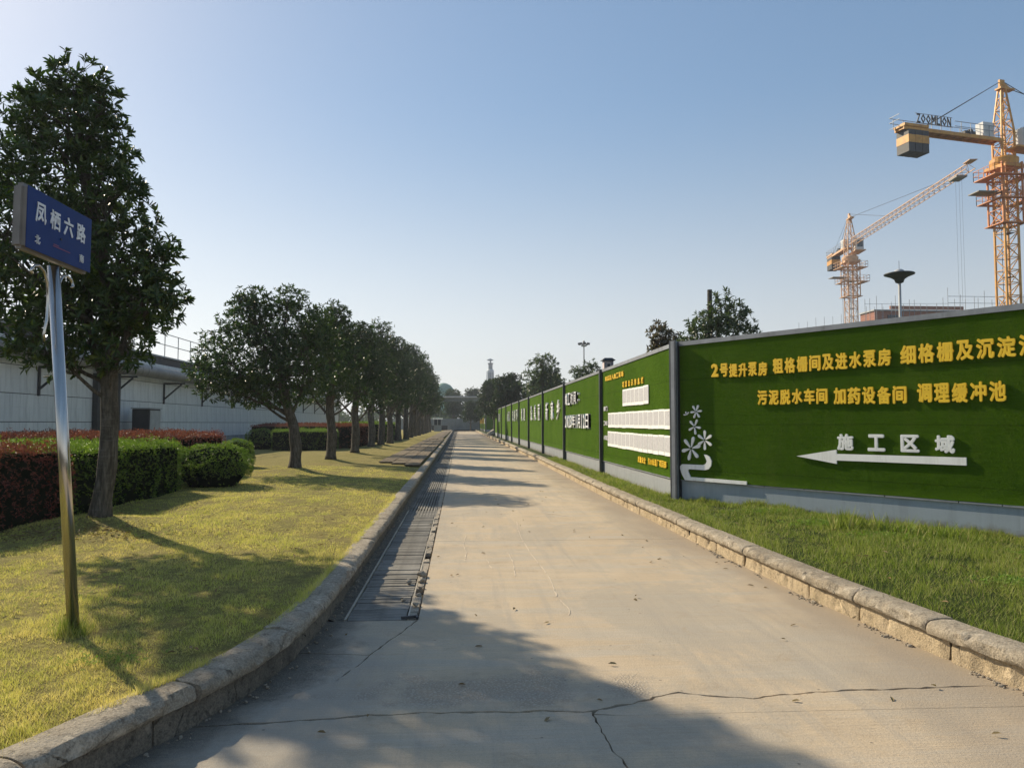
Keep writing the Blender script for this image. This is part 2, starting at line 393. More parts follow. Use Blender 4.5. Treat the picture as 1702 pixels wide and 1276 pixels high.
def put_glyph(ch, O, U, u, z, w, h, mat, parent, depth=.03, bold=.02, off=.0, name='character', N_=None, tilt=0):
    """character centred at u along U from O, at height z, fitted in w x h, facing N"""
    me = glyph(ch, h, bold, depth)
    if not me.materials: me.materials.append(mat)
    elif me.materials[0] != mat:
        me = me.copy(); me.materials[0] = mat
    Nn = N_ or U.cross(Vector((0, 0, 1)))
    sx = w / me['w'] if ch not in '1:：I2·' else min(w / me['w'], h / me['h']); sy = h / me['h'] if ch not in '：' else 1
    Z = Vector((0, 0, 1))
    mx = Matrix(((U.x * sx, Z.x * sy, Nn.x, 0), (U.y * sx, Z.y * sy, Nn.y, 0), (U.z * sx, Z.z * sy, Nn.z, 0), (0, 0, 0, 1)))
    mx.translation = O + U * u + Z * z + Nn * off
    o = bpy.data.objects.new(name, me); col.objects.link(o); o.parent = parent
    o.matrix_local = Matrix.Translation(-wloc(parent)) @ mx
    return o

# ---------------------------------------------------------------- terrain
KL = [(-4.4, .6), (-3.1, 1.3), (-2.35, 2.2), (-1.98, 2.8), (-1.72, 3.4), (-1.56, 3.8), (-1.41, 4.15), (-1.24, 4.67), (-1.12, 5.3), (-1.07, 6.0), (-1.05, 7.2), (-1.05, 60), (-1.3, 152)]
KR = [(4.9, 1.2), (4.0, 2.4), (3.55, 3.5), (3.38, 4.35), (3.30, 4.9), (3.20, 6.6), (3.17, 9), (3.14, 16), (3.25, 32), (3.30, 56), (3.2, 152)]
def px(P, y):
    for (xa, ya), (xb, yb) in zip(P, P[1:]):
        if ya <= y <= yb: return xa + (xb - xa) * (y - ya) / (yb - ya)
    return P[0][0] if y < P[0][1] else P[-1][0]
TREES = [(-4.70, 10.28), (-4.54, 21.27), (-4.44, 26.49), (-4.44, 32.5), (-4.64, 40.2), (-4.57, 44.4), (-4.66, 51.0), (-4.66, 58.0), (-4.5, 64), (-4.5, 70), (-4.6, 76.5), (-4.5, 83), (-4.5, 90), (-4.5, 97.5), (-4.6, 105), (-4.5, 113)]
def zl(x, y):
    d = max(0, px(KL, y) - .13 - x)
    z = .205 + .06 * (1 - math.exp(-d / 1.2)) + .035 * nz(x, y, .55, 3) + .015 * nz(x, y, 1.9, 8)
    for tx, ty in TREES[:6]:
        z += .12 * math.exp(-((x - tx) ** 2 + (y - ty) ** 2) / .55)
    return z
def zr(x, y):
    d = max(0, x - px(KR, y) - .17)
    return .205 + .06 * math.sin(min(d, 2.6) / 2.6 * math.pi) * (1 if y < 12 else .4) + .03 * nz(x, y, .8, 5) + .012 * nz(x, y, 2.6, 1)

g = MB(); g.add([(-1500, -60, -.16), (1500, -60, -.16), (1500, 3500, -.16), (-1500, 3500, -.16)], [(0, 1, 2, 3)])
obj('ground', g, M['far'], kind='structure')
def sheet(name, xs, ys, zf, mat):
    V = []; F = []; n = len(xs(ys[0]))
    for y in ys:
        for x in xs(y): V.append((x, y, zf(x, y)))
    for j in range(len(ys) - 1):
        for i in range(n - 1): a = j * n + i; F.append((a, a + 1, a + n + 1, a + n))
    return obj(name, npmesh(name, V, F, True), mat, kind='structure')
ysn = list(np.concatenate([np.arange(1.5, 24, .16), np.arange(24, 60, .7), np.arange(60, 165, 5)]))
def xl(y): e = px(KL, y) - .11; return [e - t for t in np.concatenate([np.arange(0, 4.6, .16), np.arange(4.6, 9, .5), np.arange(9, 45, 3)])][::-1]
lawn = sheet('lawn', xl, ysn, zl, M['soil'])
def xr(y): e = px(KR, y) + .14; return [e + t for t in np.concatenate([np.arange(0, 4.6, .2), np.arange(4.6, 130, 8)])]
verge = sheet('verge', xr, ysn, zr, M['soilr'])

# ---------------------------------------------------------------- road of concrete slabs
road = root('road', (0, 0, 0), None, None, kind='structure')
g = MB(); g.add([(-7, -4, -.055), (7, -4, -.055), (7, 1.5, -.055), (3.6, 6, -.055), (3.6, 152, -.055), (-1.6, 152, -.055), (-1.6, 6, -.055), (-7, 1.5, -.055)], [tuple(range(8))])
obj('road_bed', g, M['dirt'], road)
def jag(p, q, n, amp, seed):
    rr = random.Random(seed); p, q = Vector(p), Vector(q); d = q - p; nn = Vector((-d.y, d.x)).normalized(); o = []; w = 0
    for i in range(n + 1):
        w = w * .72 + rr.uniform(-amp, amp); e = math.sin(math.pi * i / n) ** .3 if 0 < i < n else 0
        o.append(p + d * (i / n) + nn * w * e)
    return o
def offs(line, w0, w1, seed, side):
    rr = random.Random(seed); o = []
    for i, p in enumerate(line):
        a, b = line[max(i - 1, 0)], line[min(i + 1, len(line) - 1)]; d = (b - a).normalized(); nn = Vector((-d.y, d.x))
        o.append(p + nn * side * rr.uniform(w0, w1))
    return o
def slab(poly, dz=0., name='road_slab', th=.05, mat='road'):
    bm = bmesh.new(); vs = [bm.verts.new((p[0], p[1], dz)) for p in poly]
    f = bm.faces.new(vs)
    if f.calc_area() < 1e-5: pass
    f.normal_update()
    if f.normal.z < 0: f.normal_flip()
    r = bmesh.ops.extrude_face_region(bm, geom=[f]); bmesh.ops.translate(bm, verts=[v for v in r['geom'] if isinstance(v, bmesh.types.BMVert)], vec=(0, 0, 0))
    for v in vs: v.co.z -= th
    bmesh.ops.recalc_face_normals(bm, faces=bm.faces); me = bpy.data.meshes.new(name); bm.to_mesh(me); bm.free()
    return obj(name, me, M[mat], road)
c1 = (jag((-1.6, 4.14), (-.24, 4.28), 22, .010, 1)[:-1] + jag((-.24, 4.28), (.74, 4.235), 22, .008, 2)[:-1] + jag((.74, 4.235), (1.31, 4.49), 14, .012, 3)[:-1]
      + jag((1.31, 4.49), (1.71, 4.36), 8, .010, 4)[:-1] + jag((1.71, 4.36), (2.3, 4.45), 14, .012, 5)[:-1] + jag((2.3, 4.45), (3.5, 4.47), 20, .010, 6))
up = offs(c1, .003, .019, 11, 1); dn = offs(c1, .003, .018, 12, -1)
iv = 44                                                  # index of (.74, 4.235)
v1 = jag((.74, 4.225), (.80, 3.5), 16, .014, 7) + jag((.80, 3.5), (.86, 2.6), 12, .014, 8)[1:] + [Vector((.9, -3.5))]
vl = offs(v1, .001, .008, 13, 1); vr = offs(v1, .001, .007, 14, -1)   # travelling to -Y: side +1 is +X
vR, vL = (vl, vr) if vl[5].x > vr[5].x else (vr, vl)
slab([Vector((-6, -3.5))] + [Vector((-6, 4.05))] + dn[:iv] + [Vector((dn[iv].x - .004, dn[iv].y))] + vL[1:], .000)
jt = [Vector((.90, 4.165)), Vector((2.1, 4.155)), Vector((5.2, 4.10))]
slab([Vector((vR[1].x + .004, 4.155))] + [p + Vector((0, -.004)) for p in jt] + [Vector((5.2, -3.5))] + vR[:3:-1] if False else
     [p + Vector((0, -.0012)) for p in jt] + [Vector((5.2, -3.5)), Vector((vR[-1].x, -3.5))] + vR[1:-1][::-1], .0)
slab([Vector((vR[0].x + .004, 4.20))] + dn[iv + 1:] + [Vector((5.2, 4.5)), Vector((5.2, 4.104))] + [p for p in jt][::-1][1:], .0008)
# diagonal crack that cuts the corner by the drain
dg = jag((-.335, 6.27), (-.76, 4.84), 26, .008, 21)[:-1] + jag((-.76, 4.84), (-1.02, 4.56), 8, .008, 22)[:-1] + jag((-1.02, 4.56), (-1.5, 4.36), 10, .008, 23)
da = offs(dg, .003, .012, 24, 1); db = offs(dg, .002, .011, 25, -1)
(dR, dL) = (da, db) if da[10].x > db[10].x else (db, da)
cc_ = jag((-.62, 5.36), (-1.10, 5.44), 10, .008, 26)
k = min(range(len(dL)), key=lambda i: abs(dL[i].y - 5.36))
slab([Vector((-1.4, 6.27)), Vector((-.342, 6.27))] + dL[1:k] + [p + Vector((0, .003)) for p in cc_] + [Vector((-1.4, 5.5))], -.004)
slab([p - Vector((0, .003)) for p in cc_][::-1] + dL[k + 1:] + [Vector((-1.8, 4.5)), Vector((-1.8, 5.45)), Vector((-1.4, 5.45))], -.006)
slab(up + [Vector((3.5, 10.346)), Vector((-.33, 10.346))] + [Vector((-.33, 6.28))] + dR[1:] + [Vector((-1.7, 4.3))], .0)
ys = [10.354, 15.9, 21.6, 27.2, 33, 38.5, 44.2, 50, 55.7, 61.5, 67.4, 73, 79, 85, 91, 97, 103, 109, 115, 121, 127, 133, 139, 145, 151]
for i, (a, b) in enumerate(zip(ys, ys[1:])):
    e = jag((-.33, a + .004), (3.6, a + .004), 18, .004, 30 + i)
    slab(e + [Vector((3.6, b - .009)), Vector((-.33, b - .006))], random.uniform(-.002, .004))

# pale dried cement drips and scuffs lying on the slabs
def smear(pts, w, z=.0045, seed=0):
    rr = random.Random(seed); P = [Vector(p) for p in pts]; fine = []
    for a, b in zip(P, P[1:]): fine += [a.lerp(b, t / 10) for t in range(10)]
    m = MB(); V = []
    for i, p in enumerate(fine):
        a, b = fine[max(i - 1, 0)], fine[min(i + 1, len(fine) - 1)]; d = (b - a).normalized(); nn = Vector((-d.y, d.x)); j = nn * rr.uniform(-.006, .006); q = w * rr.uniform(.25, 1.2)
        V += [(p.x + nn.x * q + j.x, p.y + nn.y * q + j.y, z), (p.x - nn.x * q + j.x, p.y - nn.y * q + j.y, z)]
    F = [(2 * i, 2 * i + 1, 2 * i + 3, 2 * i + 2) for i in range(len(fine) - 1) if rr.random() > .12]
    m.v = V; m.f = F; obj('cement_drip', m, M['drip'], road)
smear([(.93, 12.3), (.88, 11.2), (.86, 10.3), (.88, 9.2), (.92, 8.3), (.93, 7.6), (.90, 7.0), (.95, 6.5), (.90, 6.2)], .006, seed=1)
smear([(.60, 9.4), (.62, 8.6), (.58, 7.9)], .006, seed=2); smear([(.10, 10.8), (.05, 10.0), (.09, 9.4), (.06, 8.8)], .006, seed=3); smear([(.32, 9.0), (.36, 8.3)], .006, seed=4); smear([(1.5, 13.5), (1.9, 12.9)], .02, seed=5)
# ---------------------------------------------------------------- drain with covers
drain = root('drain_channel', (0, 0, 0), None, None, kind='structure')
g = MB(); g.add([(-1.4, 6.28, -.05), (-.32, 6.28, -.05), (-.32, 152, -.05), (-1.4, 152, -.05)], [(0, 1, 2, 3)])
g.v = [(x, y, -.05) for x, y, z in g.v]
obj('channel_bed', g, M['dirt'], drain).location.z += -.004 + .0
V = []; F = []; yy = list(np.arange(6.3, 30, .12)) + list(np.arange(30, 152, 3.)); xx = [-1.14, -1.08, -1.03, -.98, -.935]
for y in yy:
    for i, x in enumerate(xx): V.append((x, y, .022 - .045 * i / 4 + .018 * nz(x * 3, y, 3.1, 2) + .008 * nz(x * 4, y, 11, 2)))
for j in range(len(yy) - 1):
    for i in range(4): a = j * 5 + i; F.append((a, a + 1, a + 6, a + 5))
obj('mortar_haunch', npmesh('mh', V, F, True), M['kerbdark'], drain)
XA, XB = -.915, -.43
# covers made of crosswise planks
plk = {}
for k in range(6): plk[k] = bevel(MB().box((XA + .004, 0, -.03), (XB - .004, .070 + .006 * (k % 3), 0)).mesh('plank'), .004)
y = 6.31; ci = 0
while y < 12.95:
    c = root('drain_cover', (0, y, -.006), ['nearest plank drain cover, at the cracked end slab', 'second plank drain cover from the near end of the drain', 'third plank drain cover from the near end, by the loose stones',
        'fourth plank drain cover from the near end of the drain', 'fifth plank drain cover from the near end of the drain', 'sixth plank drain cover from the near end of the drain', 'seventh and last plank drain cover, touching the first slotted grate'][min(ci, 6)], 'drain cover', 'plank covers over the near end of the drain')
    for i in range(13):
        p = obj('plank', plk[random.randrange(6)], M['plank'], c, local=True); p.location = (random.uniform(-.006, .006), i * .084, random.uniform(-.008, .004)); p.rotation_euler.z = random.uniform(-.008, .008)
    obj('rim', MB().box((XA - .022, 0, -.03), (XA - .004, 1.095, .006)).box((XB + .004, 0, -.03), (XB + .018, 1.095, .002)), M['slat'], c, local=True)
    y += 1.105; ci += 1
sl = bevel(MB().box((-.016, 0, -.03), (.016, 1.80, 0)).mesh('bar'), .003); y = 13.05; ci = 0
words = ['nearest', 'second', 'third', 'fourth', 'fifth', 'sixth', 'seventh', 'eighth']
while y < 150:
    lab = (words[ci] if ci < 8 else ('the %dth' % (ci + 1))) + ' slotted drain grate along the left kerb, counted from the plank covers'
    c = root('drain_grate', (0, y, -.006), lab, 'drain grate', 'slotted grates over the far drain')
    if ci < 10:
        for i in range(9):
            p = obj('grate_bar', sl, M['slat'] if i % 2 else M['plank'], c, local=True); p.location = (XA + .035 + i * .0525, .03, random.uniform(-.002, .002))
        f = MB().box((XA - .01, 0, -.032), (XA + .008, 1.86, .004)).box((XB - .006, 0, -.032), (XB + .012, 1.86, .004))
        for t in (0, .46, .92, 1.38, 1.83): f.box((XA + .009, t, -.034), (XB - .007, t + .028, -.003))
        obj('frame', f, M['plank'], c, local=True)
    else:
        f = MB()
        for i in range(9): f.box((XA + .02 + i * .0525, 0, -.03), (XA + .05 + i * .0525, 1.83, 0))
        obj('grate_bars', f, M['plank'], c, local=True)
    y += 1.87; ci += 1
# broken edging between the drain and the road
random.seed(3); y = 6.33; n = 0
while y < 150:
    L = random.choice([.16, .22, .3, .42]) if y < 20 else random.uniform(.8, 1.6) if y < 40 else 6
    if not (n % 7 == 3 and y < 12):
        b = MB().box((-.420, 0, -.05), (-.340, L - .02, random.uniform(-.012, .008))).mesh('edging_stone')
        for v in b.vertices:
            if y < 20: v.co.x += random.uniform(-.012, .006); v.co.y += random.uniform(-.01, .01); v.co.z += random.uniform(-.012, .004)
        o = obj('edging_stone', bevel(b, .006), M['rubble'], drain, local=True); o.location.y = y
    y += L; n += 1
def rock(r, seed, flat=.7):
    bm = bmesh.new(); bmesh.ops.create_icosphere(bm, subdivisions=2, radius=r); rr = random.Random(seed)
    ax = [Vector((rr.uniform(-1, 1), rr.uniform(-1, 1), rr.uniform(-1, 1))).normalized() for _ in range(7)]
    for v in bm.verts:
        for a in ax:
            t = v.co.dot(a) - r * .62
            if t > 0: v.co -= a * t
        v.co.z *= flat
    me = bpy.data.meshes.new('rock'); bm.to_mesh(me); bm.free(); return me
for x, y, r, lb in ((-.385, 7.98, .062, 'largest loose stone block on the drain edge'), (-.375, 7.72, .045, 'loose stone leaning against the largest block'), (-.50, 7.66, .038, 'loose stone lying on the plank drain cover'),
                    (-.37, 7.1, .034, 'small loose stone between edging stones'), (-.50, 6.92, .026, 'small round stone on the second plank cover'), (-.375, 6.72, .036, 'pale broken stone near the drain corner'), (-.37, 7.42, .034, 'flat broken stone near the middle of the rubble')):
    o = obj('loose_stone', rock(r, int(y * 100)), M['rubble'], label=lb, cat='stone', group='loose stones along the drain edge'); o.location = (x, y, r * .5)
p = MB().bar((-.47, 6.285, .012), (-.345, 6.32, .014), .022).bar((-.345, 6.32, .014), (-.34, 6.27, .012), .02)
obj('bent_iron', p, M['dark'], label='bent dark iron end at the drain corner by the cracked slab', cat='scrap iron')

# ---------------------------------------------------------------- kerbs
def resample(P):
    o = []; d = 0
    for (xa, ya), (xb, yb) in zip(P, P[1:]): o.append((d, Vector((xa, ya)), Vector((xb, yb)))); d += (Vector((xb, yb)) - Vector((xa, ya))).length
    return o, d
def at_s(S, s):
    for d, a, b in S[::-1]:
        if s >= d - 1e-9: t = b - a; return a + t.normalized() * (s - d), t.normalized()
    return S[0][1], (S[0][2] - S[0][1]).normalized()
CAP = [(.012, .140), (-.020, .138), (-.040, .150), (-.050, .172), (-.048, .196), (-.036, .216), (-.014, .230), (.03, .236), (.07, .238), (.11, .237), (.165, .234), (.165, .12)]
FACE = [(-.0, -.05), (-.002, .0), (.0, .045), (.0, .09), (.002, .135), (.12, .135), (.12, -.05)]
def kerb_stone(S, s0, s1, prof, inward, amp, seed, nseg, cell=.07):
    V = []; rr = random.Random(seed); n = len(prof); chips = [(rr.uniform(s0, s1), rr.choice([2, 3, 4, 5]), rr.uniform(.02, .10), rr.uniform(.012, .032)) for _ in range(5 if amp > .004 else 0)]
    dz = rr.uniform(-.006, .006); dd = rr.uniform(-.006, .006)
    for i in range(nseg + 1):
        s = s0 + (s1 - s0) * i / nseg; p, t = at_s(S, s); p2, t2 = at_s(S, s + .25); t = (t + t2).normalized(); nn = Vector((-t.y, t.x)) * inward
        endf = 1 - .22 * math.exp(-min(s - s0, s1 - s) / .012)
        for j, (d, z) in enumerate(prof):
            q = Vector((p.x + nn.x * (d + dd), p.y + nn.y * (d + dd), z + dz))
            k = noise.noise(q * 6 + Vector((seed, 0, 0))) * amp * .5 + noise.noise(q * 19) * amp * .35 + noise.noise(q * 47) * amp * .35 + max(0, noise.noise(q * 8 + Vector((0, seed, 0))) - .26) * amp * 3.2
            if j not in (n - 1, n - 2): q.x -= nn.x * k; q.y -= nn.y * k; q.z += k * .8
            for cs, cj, cr, cdp in chips:
                e = math.exp(-((s - cs) / cr) ** 2 - ((j - cj) / 1.6) ** 2)
                if e > .35: q.x += nn.x * cdp * (e - .2); q.y += nn.y * cdp * (e - .2); q.z -= cdp * .4 * e
            if endf < 1 and j < n - 1: q.x += nn.x * (1 - endf) * .05; q.y += nn.y * (1 - endf) * .05; q.z -= (1 - endf) * .03
            V.append(q)
    F = []
    for i in range(nseg):
        for j in range(n): a = i * n + j; b = i * n + (j + 1) % n; F.append((a, b, b + n, a + n) if inward > 0 else (a, a + n, b + n, b))
    m = MB(); m.v = [tuple(v) for v in V]; m.f = F + [tuple(range(n)) if inward < 0 else tuple(range(n))[::-1], tuple(nseg * n + j for j in range(n)) if inward > 0 else tuple(nseg * n + j for j in range(n))[::-1]]
    me = m.mesh('stone', True)
    try: me.set_sharp_from_angle(angle=R(34))
    except Exception: pass
    return me
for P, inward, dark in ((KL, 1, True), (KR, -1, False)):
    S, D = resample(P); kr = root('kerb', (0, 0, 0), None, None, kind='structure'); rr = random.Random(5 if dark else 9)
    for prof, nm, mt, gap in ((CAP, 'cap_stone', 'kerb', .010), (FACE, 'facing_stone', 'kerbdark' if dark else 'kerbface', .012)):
        s = 0.2 if nm == 'cap_stone' else .45
        i = 0
        while s < D - 1:
            near = s < 14; L = (rr.uniform(.85, 1.35) if nm == 'cap_stone' else rr.uniform(.6, 1.05)) * (1 if s < 40 else 1.6 if s < 80 else 3)
            g_ = gap + (rr.uniform(.0, .03) if rr.random() < .25 else 0)
            nseg = int(L / .02) if near else 10 if s < 40 else 3
            me = kerb_stone(S, s, min(s + L - g_, D), prof, inward, (.012 if nm == 'cap_stone' else .008) if s < 50 else .004, rr.randrange(1000), nseg)
            obj(nm, me, M[mt], kr); s += L; i += 1
    # backing so joints show dark mortar, not light
    b = MB(); NN = 60; prev = None; V = []; F = []
    ss = np.concatenate([np.linspace(0, 12, 30), np.linspace(14, D, 12)])
    for s in ss:
        p, t = at_s(S, float(s)); nn = Vector((-t.y, t.x)) * inward
        for d, z in ((.03, -.05), (.03, .21), (.155, .21), (.155, -.05)): V.append((p.x + nn.x * d, p.y + nn.y * d, z))
    for i in range(len(ss) - 1):
        for j in range(3): a = i * 4 + j; F.append((a, a + 1, a + 5, a + 4))
    obj('mortar_core', npmesh('core', V, F), M['dirt'], kr)
# crumbled mortar fragments at the foot of the right kerb
def scatter_rocks(name, pts, mat, label, parent=None):
    base = []; faces = []; V = []; F = []; b = 0
    tm = [rock(1, s, .7) for s in range(4)]; tv = [np.array([v.co[:] for v in m.vertices]) for m in tm]; tf = [np.array([p.vertices[:] for p in m.polygons]) for m in tm]
    for x, y, z, r in pts:
        k = random.randrange(4); a = random.random() * 6.28; c, s = math.cos(a), math.sin(a); q = tv[k] * r
        q = np.stack([q[:, 0] * c - q[:, 1] * s + x, q[:, 0] * s + q[:, 1] * c + y, q[:, 2] + z], 1); V.append(q); F.append(tf[k] + b); b += len(q)
    return obj(name, npmesh(name, np.concatenate(V), np.concatenate(F)), mat, parent, kind='stuff')
random.seed(12); pts = []
for _ in range(900):
    y = 3.4 + random.random() ** 1.5 * 6.5; x = px(KR, y) - .02 - abs(random.gauss(0, .035)); 
    if noise.noise(Vector((0, y * 1.7, 2))) + random.uniform(-.2, .2) > .12: pts.append((x, y, .003, random.uniform(.004, .012) + (random.random() ** 6) * .016))
for _ in range(260):
    y = 3.5 + random.random() * 12; x = px(KL, y) + .02 + abs(random.gauss(0, .05)); pts.append((x, y, .004 if y < 6.3 else .02, random.uniform(.004, .014)))
scatter_rocks('mortar_crumbs', pts, M['rubble'], None)

# ---------------------------------------------------------------- paving beyond the lawn
pv = root('footpath', (0, 0, 0), None, None, kind='structure'); tile = bevel(MB().box((-.24, -.48, -.05), (.24, .48, 0)).mesh('paving_slab'), .008)
random.seed(4)
for j in range(40):
    for i in range(3):
        y = 23.5 + j; x = -2.5 + i * .5 + .02 * nz(j, i, 1)
        if y < 26 and i < (26 - y): continue
        o = obj('paving_slab', tile, M['paving'], pv, local=True); o.location = (x, y, .305 + random.uniform(-.008, .008)); o.rotation_euler = (random.uniform(-.01, .01), random.uniform(-.01, .01), 0)
obj('far_paving', MB().box((-2.74, 63.5, .28), (-1.42, 150, .305)), M['paving'], pv)

# ---------------------------------------------------------------- grass
_ph = rng.uniform(0, 6.28, (8, 3)); _dr = rng.uniform(0, 6.28, 8)
def sn(x, y, f):
    v = 0
    for i in range(8): k = f * 1.27 ** i; v = v + np.sin((x * np.cos(_dr[i]) + y * np.sin(_dr[i])) * k + _ph[i, 0] + 1.3 * np.sin((x * np.sin(_dr[i] + 1) - y * np.cos(_dr[i] + 1)) * k * .6 + _ph[i, 1]))
    return v / 3.2
def blades(name, xy, zf, mat, h0, h1, w, lean=.8, parent=None, z0=None):
    n = len(xy); z = np.array([zf(a, b) for a, b in xy]) if z0 is None else z0
    h = rng.uniform(h0, h1, n); a = rng.uniform(0, 2 * np.pi, n); t = rng.uniform(0, 2 * np.pi, n); l = rng.uniform(.1, lean, n) * h
    dist = np.hypot(xy[:, 0], xy[:, 1]); ww = w * np.maximum(1, dist / 6) * rng.uniform(.7, 1.3, n); h = h * np.clip(1.05 - dist / 60, .6, 1) * np.clip(1 + .35 * sn(xy[:, 0], xy[:, 1], 2.4) + .35 * sn(xy[:, 0], xy[:, 1], 9.), .3, 2.1)
    B = np.stack([xy[:, 0], xy[:, 1], z - .008], 1); S = np.stack([np.cos(a), np.sin(a), np.zeros(n)], 1) * ww[:, None] / 2
    T = B + np.stack([np.cos(t) * l, np.sin(t) * l, h], 1)
    V = np.stack([B - S, B + S, T], 1).reshape(-1, 3); F = np.arange(3 * n).reshape(-1, 3)
    return obj(name, npmesh(name, V, F), mat, parent, kind='stuff')
class ZGrid:
    def __init__(s, f, x0, x1, y0, y1, d=.1):
        s.x0, s.y0, s.d = x0, y0, d; s.a = np.array([[f(x, y) for y in np.arange(y0, y1 + 2 * d, d)] for x in np.arange(x0, x1 + 2 * d, d)])
    def __call__(s, x, y):
        i = (x - s.x0) / s.d; j = (y - s.y0) / s.d; i0 = i.astype(int); j0 = j.astype(int); u = i - i0; v = j - j0; a = s.a
        return a[i0, j0] * (1 - u) * (1 - v) + a[i0 + 1, j0] * u * (1 - v) + a[i0, j0 + 1] * (1 - u) * v + a[i0 + 1, j0 + 1] * u * v
KLy = np.array([p[1] for p in KL]); KLx = np.array([p[0] for p in KL]); KRy = np.array([p[1] for p in KR]); KRx = np.array([p[0] for p in KR])
def dens_y(n, y0, y1, k=1.): u = rng.random(n); return y0 * (y1 / y0) ** u
y = dens_y(420000, 2.6, 24); x = -9 + rng.random(len(y)) * 8
x = -1.12 - (rng.random(len(y)) * (1.4 + y * .55))
edge = np.interp(y, KLy, KLx) - .12 + rng.normal(0, .02, len(y)) + .03 * np.sin(y * 7) * np.sin(y * 2.3)
ok = (x < edge) & (x > -9) & (sn(x, y, 3.1) + rng.normal(0, .35, len(y)) > -1.05); x, y = x[ok], y[ok]
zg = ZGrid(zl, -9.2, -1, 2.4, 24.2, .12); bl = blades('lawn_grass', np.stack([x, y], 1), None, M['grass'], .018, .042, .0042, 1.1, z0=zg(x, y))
y = dens_y(240000, 2.3, 30); x = np.interp(y, KRy, KRx) + .16 + rng.random(len(y)) * np.clip(.7 + np.maximum(0, 13.4 - y) * .62, .5, 5) + rng.normal(0, .02, len(y))
ok = (x < 9.5) & (sn(x, y, 2.2) + rng.normal(0, .3, len(y)) > -.95) & (np.hypot((x - 4.75) / 1.6, y - 7.1) + rng.normal(0, .06, len(y)) > .17); x, y = x[ok], y[ok]; zg2 = ZGrid(zr, 3, 9.8, 2.1, 30.3, .12)
cl = np.array([max(0, nz(a, b, 1.3, 4)) for a, b in zip(x[::1], y[::1])]) if False else 0
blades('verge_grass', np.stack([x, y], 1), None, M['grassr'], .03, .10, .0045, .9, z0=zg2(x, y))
# taller fringe at the kerb edges, at the pole and along the hoarding
fr = []
y = dens_y(9000, 3, 14); fr.append(np.stack([np.interp(y, KLy, KLx) - .125 - abs(rng.normal(0, .02, len(y))), y], 1))
fr.append(np.stack([rng.normal(-2.49, .05, 700), rng.normal(5.13, .05, 700)], 1))
a = np.concatenate(fr); blades('edge_grass', a, zl, M['grass'], .04, .085, .0045, .8)
a = np.stack([rng.normal(-2.49, .045, 500), rng.normal(5.12, .045, 500)], 1); blades('pole_tuft', a, zl, M['grassr'], .06, .15, .005, .7)
t = rng.random(9000) * 6.5; O = np.array([3.88, 13.23]); U2 = np.array([.5353, -.8447]); N2 = np.array([-.8447, -.5353])
a = O + U2 * t[:, None] + N2 * (.03 + abs(rng.normal(0, .07, 9000)))[:, None]; blades('hoarding_grass', a, zr, M['grassr'], .05, .13, .005, .8)
y = 13.4 + rng.random(7000) ** 2 * 16; a = np.stack([rng.uniform(3.45, 3.8, 7000), y], 1); blades('corner_grass', a, zr, M['grassr'], .06, .15, .006, .9)
for cx, cy, n, s in ((5.35, 9.05, 420, .17), (5.75, 8.6, 260, .15), (4.9, 9.3, 160, .12)):     # coarse tufts near the hoarding foot
    a = np.stack([rng.normal(cx, s, n), rng.normal(cy, s * .8, n)], 1); blades('coarse_grass', a, zr, M['grassr'], .12, .26, .010, .9)

def leaves_np(P, D, Nn, L, Wd, fold=.25):
    """lanceolate folded leaves: 6 verts, 4 triangles each"""
    D = D / np.linalg.norm(D, axis=1, keepdims=True); S = np.cross(D, Nn); S /= np.linalg.norm(S, axis=1, keepdims=True) + 1e-9; Nn = np.cross(S, D)
    L = np.asarray(L)[:, None]; Wd = np.asarray(Wd)[:, None]; mid = P + D * L * .5
    m1 = P + D * L * .36 + Nn * Wd * fold; m2 = P + D * L * .74 + Nn * (Wd * fold * .8 - L * .05)
    V = np.stack([P, m1 - S * Wd * .46, m2 - S * Wd * .40, P + D * L - Nn * L * .12, m2 + S * Wd * .40, m1 + S * Wd * .46], 1).reshape(-1, 3)
    b = np.arange(len(P))[:, None] * 6
    F = np.concatenate([b + [0, 2, 1], b + [0, 3, 2], b + [0, 4, 3], b + [0, 5, 4]], 1).reshape(-1, 3)
    return V, F
def rosettes(C, A, k, L, seed=0, spread=(.35, 1.25)):
    """k leaves round the axis A at each centre C"""
    r = np.random.default_rng(seed); n = len(C); A = A / np.linalg.norm(A, axis=1, keepdims=True)
    X = np.cross(A, np.where(abs(A[:, 2:3]) < .9, [[0, 0, 1.]], [[1., 0, 0]])); X /= np.linalg.norm(X, axis=1, keepdims=True); Y = np.cross(A, X)
    P = np.repeat(C, k, 0); AA = np.repeat(A, k, 0); XX = np.repeat(X, k, 0); YY = np.repeat(Y, k, 0)
    t = (np.tile(np.arange(k), n) * 2.4 + np.repeat(r.random(n) * 6.28, k) + r.normal(0, .3, n * k))[:, None]; e = r.uniform(*spread, n * k)[:, None]
    D = AA * np.cos(e) + r.normal(0, .14, AA.shape) + (XX * np.cos(t) + YY * np.sin(t)) * np.sin(e) + np.array([0, 0, -.16]); l = L * r.uniform(.5, 1.2, n * k)
    return leaves_np(P + AA * r.uniform(-.35, .1, n * k)[:, None] * L, D, AA + r.normal(0, .25, AA.shape), l, l * r.uniform(.24, .34, n * k))
